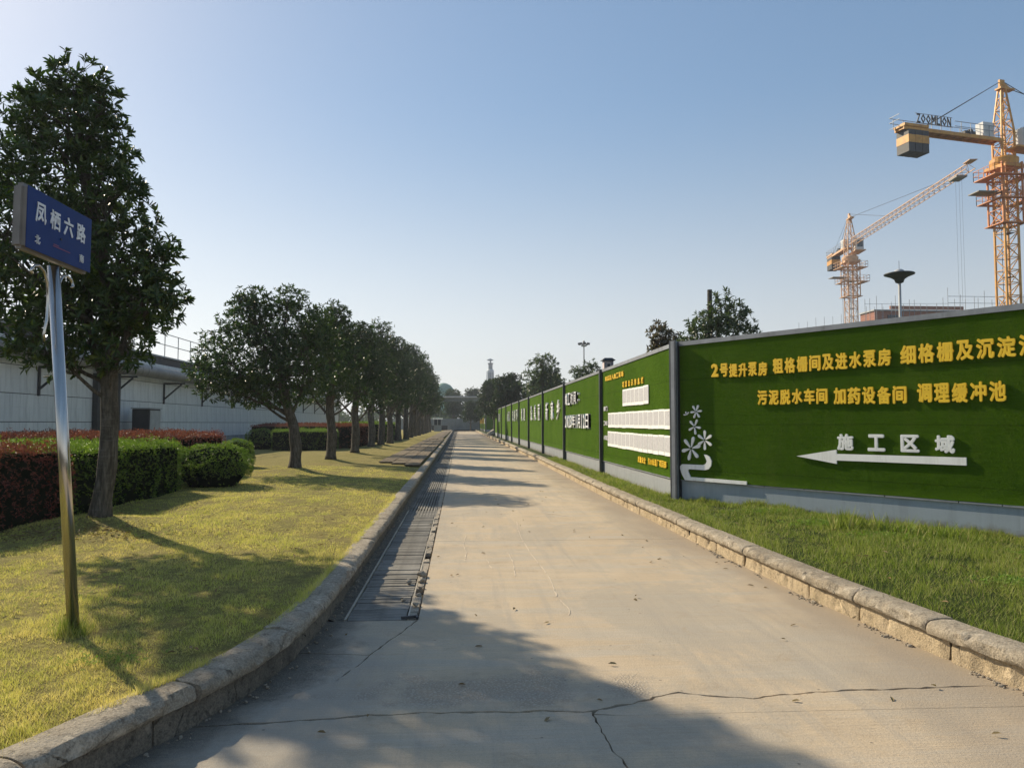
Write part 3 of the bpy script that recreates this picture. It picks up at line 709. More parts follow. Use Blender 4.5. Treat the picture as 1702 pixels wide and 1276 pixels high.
# low weeds in both lawns
def weeds(name, spots, zf, L):
    C = []; 
    for cx, cy, s, n in spots: q = np.stack([rng.normal(cx, s, n), rng.normal(cy, s * .7, n)], 1); C.append(np.concatenate([q, [[zf(a, b) + rng.uniform(.01, .05)] for a, b in q]], 1))
    C = np.concatenate(C); A = rng.normal(0, .25, C.shape) + [0, 0, 1]; V, F = rosettes(C, A, 5, L, 3, (.7, 1.4)); obj(name, npmesh(name, V, F), M['weed'], kind='stuff')
weeds('verge_weeds', [(4.75, 9.7, .22, 260), (4.55, 10.9, .2, 150), (5.1, 5.6, .16, 160), (4.6, 6.0, .15, 120), (6.1, 7.6, .2, 130), (4.9, 8.6, .2, 120)], zr, .032)
weeds('lawn_weeds', [(-1.98, 4.55, .12, 160), (-3.6, 9.3, .2, 70), (-3.2, 6.2, .3, 50)], zl, .016)
# fallen leaves on the lawn and the verge
n = 260; q = np.stack([rng.uniform(-5.4, -1.5, n), rng.uniform(4.5, 13, n)], 1); C = np.array([(a, b, zl(a, b) + .03) for a, b in q] + [(a, b, zr(a, b) + .05) for a, b in zip(rng.uniform(3.5, 5.5, 60), rng.uniform(5, 11, 60))])
q = np.stack([rng.uniform(-.9, 3.1, 70), 3.6 + rng.random(70) ** 1.5 * 18], 1); C = np.concatenate([C, [(a, b, .012) for a, b in q]])
q = np.stack([rng.normal(-4.6, .5, 500), rng.normal(9.3, .35, 500)], 1); C = np.concatenate([C, [(a, b, zl(a, b) + .025) for a, b in q]])
V, F = leaves_np(C, rng.normal(0, 1, C.shape) * [1, 1, .15], rng.normal(0, .3, C.shape) + [0, 0, 1], rng.uniform(.03, .07, len(C)), rng.uniform(.012, .025, len(C)))
obj('fallen_leaves', npmesh('fl', V, F), m_leaf('fallen leaf', (.20, .13, .06), (.27, .19, .09), (.32, .25, .14), .1, .8, .1), kind='stuff')

# ---------------------------------------------------------------- hedges
def hedge(name, label, poly, z0, z1, mat, dens, L, cat='hedge', roundness=.10, seed=0, lump=.13):
    """clipped hedge over a polygon footprint"""
    r = np.random.default_rng(seed); P = [Vector(p) for p in poly]; cx = sum(p[0] for p in poly) / len(poly); cy = sum(p[1] for p in poly) / len(poly)
    ro = root(name, (cx, cy, z0), label, cat)
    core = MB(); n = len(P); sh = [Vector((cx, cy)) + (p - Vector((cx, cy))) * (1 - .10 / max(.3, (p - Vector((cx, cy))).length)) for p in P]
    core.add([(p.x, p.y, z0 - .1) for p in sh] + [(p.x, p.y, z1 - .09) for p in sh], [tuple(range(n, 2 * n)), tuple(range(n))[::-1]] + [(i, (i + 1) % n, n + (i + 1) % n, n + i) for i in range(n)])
    obj('dark_core', core, M['core'], ro)  # solid dark filler, inner shade of the hedge painted in its colour
    C = []; A = []
    for i in range(n):
        a, b = P[i], P[(i + 1) % n]; e = b - a; nn = Vector((e.y, -e.x)).normalized()
        m = int(e.length * (z1 - z0) * dens * .8)
        u = r.random(m); z = z0 + .03 + (z1 - z0) * r.random(m)
        ins = roundness * np.clip((z - (z1 - roundness * 1.6)) / (roundness * 1.6), 0, 1) ** 2 + .05 * np.clip(1 - (z - z0) / .3, 0, 1)
        lumpv = np.array([lump * noise.noise(Vector((a.x + e.x * t, a.y + e.y * t, zz)) * 2.3) for t, zz in zip(u, z)])
        dd = -ins + lumpv + r.uniform(-.06, .02, m)
        C.append(np.stack([a.x + e.x * u + nn.x * dd, a.y + e.y * u + nn.y * dd, z], 1)); A.append(np.tile([nn.x, nn.y, .35], (m, 1)))
    xs = [p.x for p in P]; ys_ = [p.y for p in P]; m = int((max(xs) - min(xs)) * (max(ys_) - min(ys_)) * dens)
    q = np.stack([r.uniform(min(xs), max(xs), m), r.uniform(min(ys_), max(ys_), m)], 1)
    ins = np.ones(m, bool); dmin = np.full(m, 9.)
    for i in range(n):
        a, b = P[i], P[(i + 1) % n]; e = (b - a).normalized(); dist = -(e.y * (q[:, 0] - a.x) - e.x * (q[:, 1] - a.y)); ins &= dist > 0; dmin = np.minimum(dmin, dist)
    q = q[ins]; dmin = dmin[ins]; z = z1 - roundness * np.exp(-dmin / roundness) + np.array([lump * noise.noise(Vector((a, b, 3)) * 2.) for a, b in q]) + r.uniform(-.06, .05, len(q)) + .06 * (r.random(len(q)) > .95)
    C.append(np.concatenate([q, z[:, None]], 1)); A.append(np.tile([0, 0, 1.], (len(q), 1)))
    C = np.concatenate(C); A = np.concatenate(A) + r.normal(0, .45, (len(C), 3))
    V, F = rosettes(C, A, 3, L, seed, (.3, 1.3)); obj('foliage', npmesh(name, V, F), mat, ro, kind='stuff')
def shrub(label, cx, cy, r0, z0, z1, mat, n, L, seed):
    r = np.random.default_rng(seed); ro = root('round_shrub', (cx, cy, z0), label, 'shrub'); h = (z1 - z0)
    c = MB().lathe([(r0 * .6, -.05), (r0 * .86, h * .25), (r0 * .88, h * .55), (r0 * .62, h * .84), (.01, h * .93)], 14); obj('dark_core', c, M['core'], ro, local=True)  # dark filler body, its colour stands in for the shrub's inner shade
    d = r.normal(0, 1, (n, 3)); d[:, 2] = abs(d[:, 2]) - .35; d /= np.linalg.norm(d, axis=1, keepdims=True)
    k = 1 / (abs(d[:, 0]) ** 2.6 + abs(d[:, 1]) ** 2.6 + abs(d[:, 2]) ** 2.6) ** (1 / 2.6)
    k *= 1 + .12 * np.array([noise.noise(Vector(q) * 2.4 + Vector((seed, 0, 0))) for q in d]) + r.uniform(-.06, .02, n)
    C = d * k[:, None] * [r0, r0, h * .56] + [0, 0, h * .44]; V, F = rosettes(C, d + [0, 0, .3] + r.normal(0, .4, d.shape), 3, L, seed, (.3, 1.3))
    obj('foliage', npmesh('shrub', V, F), mat, ro, local=True, kind='stuff')
def ngon(cx, cy, rx, ry, n=10): return [(cx + rx * math.cos(2 * math.pi * i / n), cy + ry * math.sin(2 * math.pi * i / n)) for i in range(n)]
hedge('clipped_hedge', 'dark red clipped hedge at the left edge of the frame, behind the sign pole', [(-9.5, 8.2), (-5.75, 8.9), (-5.45, 9.5), (-5.35, 10.9), (-9.5, 10.9)], .25, 1.28, M['hedger'], 520, .046, seed=1)
hedge('clipped_hedge', 'long green clipped hedge just behind the nearest tree trunk', [(-10, 11.0), (-5.6, 11.0), (-5.5, 12), (-5.42, 15.2), (-5.7, 15.7), (-10, 15.7)], .25, 1.22, M['hedge'], 500, .046, seed=2)
hedge('clipped_hedge', 'red-topped clipped hedge strip between the green hedge and the tank wall', [(-11, 15.85), (-6.4, 15.85), (-6.15, 17), (-6.15, 20.3), (-6.5, 21), (-11, 21)], .25, 1.33, M['hedger'], 300, .056, seed=3)
shrub('rounded green shrub at the right end of the long green hedge', -5.25, 16.6, .74, .27, 1.15, M['hedge'], 2600, .05, 4)
shrub('small rounded green shrub at the far end of the red hedge', -6.75, 23.4, .5, .27, 1.1, M['hedge'], 1500, .055, 5)
hedge('clipped_hedge', 'low green clipped hedge behind the second tree trunk', [(-9.2, 37.5), (-6.6, 37.5), (-6.3, 38), (-6.3, 40), (-9.2, 40)], .27, 1.25, M['hedge'], 240, .06, seed=6)
hedge('clipped_hedge', 'dark red clipped hedge behind the third and fourth tree trunks', [(-11, 40.5), (-5.9, 40.5), (-5.6, 41), (-5.6, 49), (-11, 49)], .27, 1.5, M['hedger'], 120, .08, seed=7)
shrub('small dark shrub at the foot of the tank wall, left of the far green hedge', -10.2, 39.5, .7, .27, 1.3, M['hedge'], 1000, .08, 8)
hedge('clipped_hedge', 'far green hedge seen between the receding trunks', [(-9, 53), (-5.6, 53), (-5.4, 54), (-5.4, 66), (-9, 66)], .27, 1.6, M['hedge'], 60, .11, seed=9)

# ---------------------------------------------------------------- trees
def tree(name, label, loc, lobes, trunk, nros, L, k=8, mat='leaf', group=None, seed=0, sprigs=0, tr=.16, twigs=16, surf=.55):
    """lobes: (dx, dy, z, r) above the base; trunk: list of (dx, dy, z)"""
    r = np.random.default_rng(seed); rr = random.Random(seed); ro = root(name, loc, label, 'tree', group)
    B = Vector(loc); T = [Vector(p) for p in trunk]; n = len(T)
    m = MB(); fine = []
    for i in range(n - 1):
        for t in np.linspace(0, 1, 5)[:-1 if i < n - 2 else None]: fine.append(T[i].lerp(T[i + 1], float(t)))
    H = fine[-1].z; rad = []
    for p in fine:
        u = p.z / H; rad.append(tr * (1 - .62 * u) * (1 + .28 * math.exp(-max(p.z, 0) / .08)))
    m.tube(fine, rad, 12)
    me = m.mesh('trunk', True)
    for v in me.vertices:
        k_ = noise.noise(Vector((v.co.x * 6, v.co.y * 6, v.co.z * 2.2))) * tr * .22; c = Vector((v.co.x, v.co.y, 0)); v.co.x += k_ * .7; v.co.y += k_ * .5
    obj('trunk', me, M['bark'], ro, local=True)
    lb = np.array(lobes, float); vol = lb[:, 3] ** 2; cnt = np.maximum(4, (nros * vol / vol.sum()).astype(int))
    Cs = []; As = []; bm_ = MB()
    for (dx, dy, z, rad_), c in zip(lobes, cnt):
        d = r.normal(0, 1, (c, 3)); d /= np.linalg.norm(d, axis=1, keepdims=True)
        rr_ = rad_ * (surf + (1 - surf) * r.random(c) ** .6) * (1 + .24 * np.array([noise.noise(Vector(q) * 2.6 + Vector((dx, z, seed))) * 2 for q in d]))
        P = np.array([dx, dy, z]) + d * rr_[:, None] * [1, 1, .92]
        Cs.append(P); As.append(d + [0, 0, .55] + r.normal(0, .3, (c, 3)))
        # a limb to the lobe centre and twigs outward
        cen = Vector((dx, dy, z)); zt = max(T[1].z * .9, min(H * .92, z - rad_ * 1.1 - .3)); st = min(fine, key=lambda p: abs(p.z - zt))
        mid = st.lerp(cen, .5) + Vector((0, 0, -.12 * (cen - st).length * .5)) + Vector((rr.uniform(-.08, .08), rr.uniform(-.08, .08), 0))
        w = tr * .34 * min(1, rad_ / 1.0 + .25); limb = [st, st.lerp(mid, .5) + Vector((0, 0, -.03)), mid, mid.lerp(cen, .6), cen]
        bm_.tube(limb, [w, w * .85, w * .7, w * .5, w * .3], 6)
        for i in range(min(c, twigs)):
            q = Vector(P[i]); a = limb[rr.choice([2, 3, 4, 4])]; mm = a.lerp(q, .5) + Vector((rr.uniform(-.05, .05), rr.uniform(-.05, .05), rr.uniform(-.06, .03))) * rad_
            bm_.tube([a, mm, q], [w * .28, w * .17, w * .06], 4, False)
    obj('branches', bm_.mesh('branches', True), M['bark'], ro, local=True)
    C = np.concatenate(Cs); A = np.concatenate(As)
    keep = r.random(len(C)) > .02; C, A = C[keep], A[keep]
    if sprigs:
        tc = Vector((0, 0, 1.6)) - B; dd = np.linalg.norm(C - np.array(tc), axis=1); order = np.argsort(dd); near = order[:sprigs]; rest = order[sprigs:]
        temp = []
        for s in range(6):
            V, F = rosettes(np.array([[0, 0, 0.]]), np.array([[0, 0, 1.]]), k, L, 50 + s); me = npmesh('leaf_sprig', V, F); me.materials.append(M[mat]); temp.append(me)
        crown = root('crown', (0, 0, 0), None, None); crown.parent = ro
        for i in near:
            o = obj('leaf_sprig', temp[i % 6], None, crown, local=True); o.location = C[i]; a = Vector(A[i]).normalized()
            o.rotation_mode = 'QUATERNION'; o.rotation_quaternion = a.to_track_quat('Z', 'X') 
        C, A = C[rest], A[rest]; par = crown
    else: par = ro
    V, F = rosettes(C, A, k, L, seed + 1)
    obj('foliage' if sprigs else 'crown', npmesh('crown', V, F), M[mat], par, local=True, kind='stuff')
    return ro
L1 = [(-.50, .1, 5.98, .46), (-.42, -.1, 6.22, .34), (-.88, 0, 5.98, .30), (-.14, 0, 5.9, .32), (-.54, 0, 5.55, .62), (-1.05, .1, 5.65, .40), (-.1, 0, 5.35, .45), (-.54, 0, 4.9, .85), (-1.45, .1, 4.9, .62), (.0, -.1, 4.5, .66), (-.87, .2, 3.95, 1.05), (-.9, -.7, 3.9, .7),
      (.16, 0, 3.75, .68), (.62, .1, 3.95, .30), (.50, -.1, 3.2, .52), (.80, 0, 3.35, .30), (-.3, .1, 3.0, .78), (-1.15, .2, 2.95, .55), (.35, -.2, 2.62, .40), (-.5, -.5, 2.65, .45), (.0, .6, 3.4, .7)]
zt = zl(*TREES[0]) - .02
tree('street_tree', 'tall leafy tree nearest the camera, rising behind the blue street sign', (-4.70, 10.28, zt), [(a, b, z - zt, r_) for a, b, z, r_ in L1],
     [(0, 0, -.08), (.06, 0, .5), (.10, 0, 1.3), (.06, 0, 2.2), (-.05, .02, 3.2), (-.3, .03, 4.4), (-.48, .05, 5.5)], 3300, .118, 9, 'leaf', 'trees in a row along the left lawn', 11, 300, .128, 34)
L2 = [(-1.0, 0, 3.2, 1.35), (-1.75, -.2, 2.9, 1.05), (-2.3, 0, 2.5, .65), (-.35, .2, 3.9, 1.05), (-1.3, 0, 4.1, .8), (-1.15, .1, 4.7, .42), (-.25, 0, 4.65, .5), (.35, 0, 2.9, 1.05), (-.4, -.4, 2.5, .9), (.5, .2, 3.8, .7), (-1.3, .3, 2.2, .6), (-1.5, 0, 4.6, .35)]
tree('street_tree', 'second tree of the row, wide crown leaning left over the red hedge', (-4.54, 21.27, zl(*TREES[1]) - .02), L2,
     [(0, 0, -.08), (.02, 0, .5), (-.05, 0, 1.1), (-.22, 0, 1.7), (-.4, 0, 2.6), (-.7, 0, 3.7)], 3500, .13, 7, 'leaf', 'trees in a row along the left lawn', 12, 0, .17, 24)
def crown_lobes(h, w, seed):
    r_ = random.Random(seed); o = [(0, 0, h * .56, w * .62), (0, 0, h * .74, w * .5)]
    for i in range(11):
        a = i * 2.4 + r_.random(); u = (i + .5) / 11; z = h * (.36 + .52 * u); q = w * (.62 - .42 * u ** 2) * r_.uniform(.7, 1.05); o.append((math.cos(a) * q, math.sin(a) * q, z, w * r_.uniform(.30, .46)))
    for i in range(4): o.append((r_.uniform(-.35, .35) * w, r_.uniform(-.3, .3) * w, h * r_.uniform(.84, .93), w * r_.uniform(.14, .22)))
    return o
HT = [5.7, 6.1, 6.7, 6.9, 7.3, 7.6, 7.9, 8.2, 8.4, 8.6, 8.8, 9.0, 9.2, 9.2]
protos = []
labs = ['third tree of the row, its trunk in front of the low green hedge', 'fourth tree of the row, thick leaning trunk before the dark red hedge', 'fifth tree of the row, slim pale trunk', 'sixth tree of the row, next to the slim pale trunk']
for i in range(4):
    x, y = TREES[i + 2]; h = HT[i]
    protos.append(tree('street_tree', labs[i], (x, y, zl(x, y) - .02), crown_lobes(h * (1.0, .94, 1.05, .97)[i], 1.55 + .14 * i, 40 + i), [(0, 0, -.08), (.03, 0, .8), (random.uniform(-.1, .12), .05, 1.7), (random.uniform(-.1, .1), 0, 2.6), (0, 0, h * .8)],
                       2100, .145, 6, 'leafb' if i % 2 else 'leaf', 'trees in a row along the left lawn', 70 + i, 0, .18 + .01 * i, 12))
ordw = ['seventh', 'eighth', 'ninth', 'tenth', 'eleventh', 'twelfth', 'thirteenth', 'fourteenth', 'fifteenth', 'sixteenth']
for i, (x, y) in enumerate(TREES[6:]):
    c = copy_tree(protos[(i + 1) % 4]); c.location = (x, y, .28); h = HT[min(i + 4, 13)] / HT[(i + 1) % 4]
    q_ = (1.07, .9, 1.0, 1.13, .92, 1.06, .88, 1.1, 1.0, .94)[i]; c.scale = (h * (2 - q_) , h * (2 - q_), h * q_); c.rotation_euler.z = 1.3 * i + .8; c['label'] = ordw[i] + ' tree of the row receding along the left lawn, counted from the camera'
def bigtree(label, loc, h, w, mat, n, L, seed, group=None, lob=None, tr=.12, name='garden_tree', surf=.5):
    return tree(name, label, loc, lob or crown_lobes(h, w, seed), [(0, 0, -.05), (.05, 0, h * .2), (0, .05, h * .4), (.05, 0, h * .85)], n, L, 7, mat, group, seed, 0, tr, 14, surf)
bigtree('bushy tree with glossy grey-green leaves rising above the hoarding corner', (7.7, 22, .2), 5.4, 1.0, 'leafr', 760, .165, 91, None,
        [(0, 0, 4.0, .8), (.35, 0, 4.5, .65), (-.35, 0, 4.35, .55), (.85, 0, 4.0, .5), (-.75, 0, 3.7, .5), (.15, 0, 5.0, .38), (.7, 0, 4.75, .28), (0, .3, 3.2, .9), (-1.1, 0, 3.4, .35), (1.1, 0, 3.6, .4)])
bigtree('sparse reddish-leaved small tree left of the bushy tree above the hoarding', (6.95, 24, .2), 4.8, .7, 'leafp', 420, .17, 92, None,
        [(-.2, 0, 3.9, .5), (-.45, 0, 4.3, .4), (.25, 0, 3.9, .4), (-.1, 0, 3.3, .6), (-.5, 0, 3.7, .35)], .05)
obj('pole_stub', MB().tube([(7.55, 22.3, .1), (7.57, 22.3, 3), (7.6, 22.3, 5.66)], [.09, .08, .075], 8), M['bark'], label='dark bare post sticking up out of the bushy tree above the hoarding', cat='post')
bigtree('tall open-crowned tree behind the middle of the hoarding', (6.3, 57, .2), 6.9, 2.1, 'leafr', 640, .24, 93, tr=.16)
bigtree('low bushy tree behind the hoarding, under the floodlight mast', (8.6, 51, .2), 5.9, 1.8, 'leafr', 760, .22, 94)
bigtree('dark rounded tree filling in between the two trees behind the hoarding', (7.9, 66, .2), 6.6, 2.0, 'leafb', 1200, .28, 95)
bigtree('dense dark tree at the far end of the hoarding', (5.0, 76, .2), 6.6, 2.5, 'leafb', 1800, .3, 96, tr=.2)
bigtree('dark leafy tree beyond the entrance gap in the hoarding', (4.6, 100, .2), 7.4, 2.7, 'leafb', 1700, .36, 97, tr=.2)
bigtree('small dark round-crowned tree standing before the far wall', (2.0, 138, .2), 5.6, 1.9, 'leafb', 1300, .3, 98, tr=.14)
bigtree('grey-green tree right of the small dark tree before the far wall', (5.2, 132, .2), 6.2, 2.1, 'leaff', 1200, .32, 99, tr=.16)
random.seed(8)
kinds = ['leaff', 'leafb', 'leaff']; tp = None
for i, (x, y, h, lb) in enumerate([(-1.5, 178, 10.0, 'pale green rounded tree beyond the far wall, left of centre'), (3.2, 186, 10.6, 'brownish-green tree beyond the pipe bridge, middle'), (7.5, 192, 10.8, 'tree beyond the pipe bridge, directly left of the tower foot'),
        (11.5, 180, 11.0, 'tree beyond the pipe bridge, at the foot of the tower'), (-7, 172, 11.5, 'tree beyond the far wall, behind the end of the street row'), (-14, 170, 12, 'tree far off left behind the tank wall'), (17, 170, 12, 'tree far off right behind the dark trees')]):
    bigtree(lb, (x, y, -.1), h, 3.4, kinds[i % 3], 1300, .5, 110 + i, 'distant trees beyond the far wall', tr=.25, name='distant_tree')
n = 2600; C = np.stack([rng.uniform(-170, 190, n), rng.uniform(215, 240, n), rng.uniform(0, 7.5, n) ** 1.0], 1); C[:, 2] *= .75 + .35 * np.sin(C[:, 0] * .12) * np.sin(C[:, 0] * .041 + 1)
V, F = rosettes(C, rng.normal(0, 1, C.shape) + [0, -.5, .6], 8, 2.0, 5); obj('far_woodland', npmesh('fw', V, F), M['leaff'], kind='stuff')

# ---------------------------------------------------------------- street sign
sg = root('street_sign', (-2.49, 5.13, zl(-2.49, 5.13)), 'blue street name sign on a leaning stainless steel pole in the lawn', 'street sign')
pt = Vector((-2.628, 5.02, 2.615)); pb = Vector((-2.475, 5.13, .1))
obj('pole', MB().tube([pb, pt], .036, 20), M['steel'], sg, smooth=True)
X = Vector((0, 1, 0)); Z = Vector((.0, .012, 1)).normalized(); NX = Vector((1, 0, 0)); CB = Vector((-2.628, 5.0, 2.635))
b = MB().obox(CB, X, NX, Z, (-.41, -.03, 0), (.41, .045, .40)).mesh('board'); bevel(b, .022, 4)
for q in b.polygons: q.use_smooth = False
obj('board', b, M['sgside'], sg)
bf = MB().obox(CB, X, NX, Z, (-.385, .0455, .012), (.398, .049, .388)).mesh('face'); fc = obj('face_plate', bevel(bf, .0015), M['blue'], sg)
for i, ch in enumerate('凤栖六路'): put_glyph(ch, CB, X, -.235 + i * .163, .255, .118, .125, M['char'], fc, .004, .028, .0495, N_=NX)
put_glyph('北', CB, X, -.265, .085, .058, .055, M['char'], fc, .004, .02, .0495, N_=NX); put_glyph('南', CB, X, .27, .085, .058, .055, M['char'], fc, .004, .02, .0495, N_=NX)
obj('faded_arrow', MB().obox(CB, X, NX, Z, (-.09, .0495, .086), (.12, .0508, .092)).obox(CB, X, NX, Z, (-.085, .0495, .098), (-.02, .0508, .103)), M['red'], fc)
obj('rivet', MB().obox(CB, X, NX, Z, (-.005, .0495, .145), (.01, .054, .158)), M['dark'], sg)
for s in (-1, 1):
    ptz = []
    for k in range(13):
        t = k / 12; a = -math.pi * .5 + t * math.pi * 1.05
    arc = [pt + Vector((0, s * (.045 + .0), -.46)), pt + Vector((0, s * .075, -.49)), pt + Vector((0, s * .085, -.45)), pt + Vector((0, s * .060, -.36)), pt + Vector((0, s * .052, -.22)), pt + Vector((0, s * .065, -.12)),
           pt + Vector((0, s * .105, -.055)), pt + Vector((0, s * .165, -.03)), pt + Vector((0, s * .225, -.045)), pt + Vector((0, s * .255, -.085)), pt + Vector((0, s * .235, -.095))]
    obj('scroll_bracket', MB().tube(arc, .009, 8), M['steel'], sg, smooth=True)

# ---------------------------------------------------------------- construction hoarding
Z = Vector((0, 0, 1)); ZB, ZT = .62, 2.97
def run_panel(root_, O, U, L, mats, nb=0, rag=.01, seed=0):
    """one bay: base sheet, turf, rails; O at the bay's left end as seen from the road"""
    Nn = U.cross(Z)
    obj('base_sheet', MB().obox(O, U, Nn, Z, (.0, -.02, .08), (L, .0, .60)), M[mats], root_)
    V = []; F = []; nu = max(2, int(L / .12)); nv = 20; rr = random.Random(seed)
    for j in range(nv + 1):
        for i in range(nu + 1):
            u = L * i / nu; z = ZB + (ZT - ZB) * j / nv; off = .022 + .004 * nz(u, z, .8, seed)
            if j == 0: z += rag * (nz(u, 0, 2.2, seed) + .6 * nz(u, 0, 9, seed)) - .01; off += .008
            V.append(O + U * u + Nn * off + Z * z)
    for j in range(nv):
        for i in range(nu): a = j * (nu + 1) + i; F.append((a, a + 1, a + nu + 2, a + nu + 1))
    tf = obj('turf_panel', npmesh('turf', [tuple(v) for v in V], F, True), M['turf'], root_)
    obj('backing_board', MB().obox(O, U, Nn, Z, (.0, -.03, .605), (L, .008, 2.975)), M['dark'], root_)
    s = 0
    st = MB()
    while s < L - .05:
        q = rr.uniform(.5, 1.4); st.obox(O, U, Nn, Z, (s, .001, .585 + rr.uniform(-.004, .004)), (min(s + q, L) - .012, .028, .606)); s += q
    obj('trim_strip', st, M['rail'], root_)
    obj('top_rail', MB().obox(O, U, Nn, Z, (0, -.05, 2.972), (L, .045, 3.045)), M['rail'], root_)
    if nb:
        r = np.random.default_rng(seed); n = nb; u = r.uniform(0.01, L - .01, n); z = r.uniform(ZB, ZT, n)
        P = np.array(O)[None] + np.array(U)[None] * u[:, None] + np.array(Nn)[None] * .022; P[:, 2] = z
        D = np.array(Nn)[None] * r.uniform(.5, 1, n)[:, None] + np.array(U)[None] * r.normal(0, .45, n)[:, None]; D[:, 2] = r.normal(-.35, .45, n)
        D *= r.uniform(.010, .020, n)[:, None]; S = r.normal(0, 1, (n, 3)); S /= np.linalg.norm(S, axis=1, keepdims=True); S *= .0016 * (1 + .6 * (nb < 60000))
        V = np.stack([P - S, P + S, P + D], 1).reshape(-1, 3); obj('turf_pile', npmesh('pile', V, np.arange(3 * n).reshape(-1, 3)), M['pile'], tf, kind='stuff')
    return tf
def hpost(root_, x, y, U, h=3.06, d=.15, w=.14, mat='post'):
    Nn = U.cross(Z); O = Vector((x, y, 0))
    m = MB().obox(O, U, Nn, Z, (-w / 2, d - .012, .05), (w / 2, d, h)).obox(O, U, Nn, Z, (-w / 2, -.04, .05), (w / 2, -.028, h)).obox(O, U, Nn, Z, (-.006, -.027, .05), (.006, d - .013, h - .003))
    obj('post', m, M[mat], root_)
UF = Vector((0, -1, 0)); NF = UF.cross(Z)
h1 = root('construction_hoarding', (3.85, 48, .2), 'long straight hoarding covered in artificial turf along the right kerb', 'hoarding')
YP = [13.27, 20.1, 27.3, 34.4, 41.5, 48.3, 55.2, 62.0, 68.8, 75.4, 82]
tfs = []
for i in range(len(YP) - 1):
    O = Vector((3.87, YP[i + 1], 0)); tfs.append(run_panel(h1, O, UF, YP[i + 1] - YP[i], 'sheet', (90000, 40000, 20000)[i] if i < 3 else 0, .014, 3 + i))
for i, y in enumerate(YP[1:]): hpost(h1, 3.86, y, UF, 3.08 if i % 2 else 3.06, .10, .10)
def line_text(s, O, U, u0, u1, z, h, mat, par, depth=.03, bold=.03, off=.03, wf=.86):
    n = len(s); st = (u1 - u0) / n
    for i, ch in enumerate(s):
        if ch != ' ': put_glyph(ch, O, U, u0 + st * (i + .5), z, st * wf * (.5 if ch in '0123' and n > 6 else 1), h, mat, par, depth, bold, off)
# bay 1: notice sheets
O = Vector((3.87, 20.1, 0)); t0 = tfs[0]
line_text('欢迎进入施工现场', O, UF, .5, 2.75, 2.76, .13, M['yellow'], t0, .02)
line_text('项目公示信息栏', O, UF, 2.55, 4.7, 2.50, .14, M['yellow'], t0, .02, wf=.6)
line_text('质量安全 污水处理厂项目部', O, UF, 4.1, 6.35, .83, .13, M['yellow'], t0, .02)
for z, s in ((1.98, '部门'), (1.60, '工种班'), (1.22, '人员组')): line_text(s, O, UF, .28, .82, z, .12, M['char'], t0, .02)
def cards(u0, u1, z0, z1, n, tilt=0, drop=0):
    st = (u1 - u0) / n
    for i in range(n):
        dz = tilt * (i + .5) / n + random.uniform(-.006, .006); dd = drop if i > n * .45 else 0
        o_ = obj('notice_sheet', bevel(MB().obox(O, UF, NF, Z, (u0 + st * i + .004 + dd * .3, .036, z0 + dz), (u0 + st * (i + 1) - .004 - dd, .046, z1 + dz)).mesh('card'), .002), M['white'], t0)
        obj('printed_block', MB().obox(O, UF, NF, Z, (u0 + st * i + .03, .0462, z0 + .07 + dz), (u0 + st * (i + 1) - .03, .0475, z1 + dz - .035)), M['print'], o_)
random.seed(6); cards(2.62, 5.05, 1.995, 2.38, 6, 0); cards(.88, 6.64, 1.49, 1.86, 14, 0); cards(.82, 6.62, 1.01, 1.39, 14, -.02, .012)
O = Vector((3.87, 27.3, 0))
line_text('竣工时间：', O, UF, .45, 3.75, 2.44, .42, M['char'], tfs[1], .07, .02, .03, .72)
ws = [.5, .5, .5, .5, .85, .5, .8, .5, .5, .8]; u = .45; sc_ = 5.0 / sum(ws)
for ch, w_ in zip('2023年1月12日', ws): put_glyph(ch, O, UF, u + w_ * sc_ / 2, 1.66, w_ * sc_ * .78, .44, M['char'], tfs[1], .07, .02, .03); u += w_ * sc_
O = Vector((3.87, 34.4, 0)); 
for k, (i, s) in enumerate(((2, '新家乡'), (3, '设美丽'), (4, '境建'), (5, '改善环'), (6, '水源'), (8, '保护'))):
    O = Vector((3.87, YP[i + 1], 0)); L = YP[i + 1] - YP[i]; line_text(s, O, UF, .7 if len(s) == 3 else 1.4, L - .7 if len(s) == 3 else L - 1.8, 2.12, .78, M['char'], tfs[i], .05, .015, .03, .42)
# angled bay near the camera
UB = Vector((.53532, -.84465, 0)); NB = UB.cross(Z); OB = Vector((3.93, 13.15, 0))
h2 = root('construction_hoarding', (5.4, 10.9, .2), 'large angled hoarding with yellow lettering and a white arrow, nearest the camera', 'hoarding')
tb = run_panel(h2, OB, UB, 7.6, 'sheetd', 170000, .008, 21)
hpost(h2, 3.90, 13.20, UB, 3.07, .15, .15, 'post')
obj('corner_post', bevel(MB().obox(OB, UB, NB, Z, (-.10, .06, .05), (-.012, .15, 3.06)).mesh('cp'), .006), M['rail'], h2)
hpost(h2, OB.x + UB.x * 7.62, OB.y + UB.y * 7.62, UB)
def row(s, u0, u1, z0, z1, hh):
    st = (u1 - u0) / len(s)
    for i, ch in enumerate(s):
        t = (i + .5) / len(s); put_glyph(ch, OB, UB, u0 + st * (i + .5), z0 + (z1 - z0) * t + random.uniform(-.006, .006), st * .87, hh, M['yellow'], tb, .022, .042, .034)
random.seed(2)
D_ = -.10
row('2号提升泵房', .80 + D_, 1.93 + D_, 2.49, 2.46, .225); row('粗格栅间及进水泵房', 2.01 + D_, 3.90 + D_, 2.49, 2.51, .24); row('细格栅及沉淀池', 4.0 + D_, 5.66 + D_, 2.515, 2.545, .26)
row('污泥脱水车间', 1.72 + D_, 2.95 + D_, 2.01, 2.00, .235); row('加药设备间', 3.02 + D_, 4.10 + D_, 2.0, 1.985, .245); row('调理缓冲池', 4.21 + D_, 5.30 + D_, 1.995, 1.99, .255)
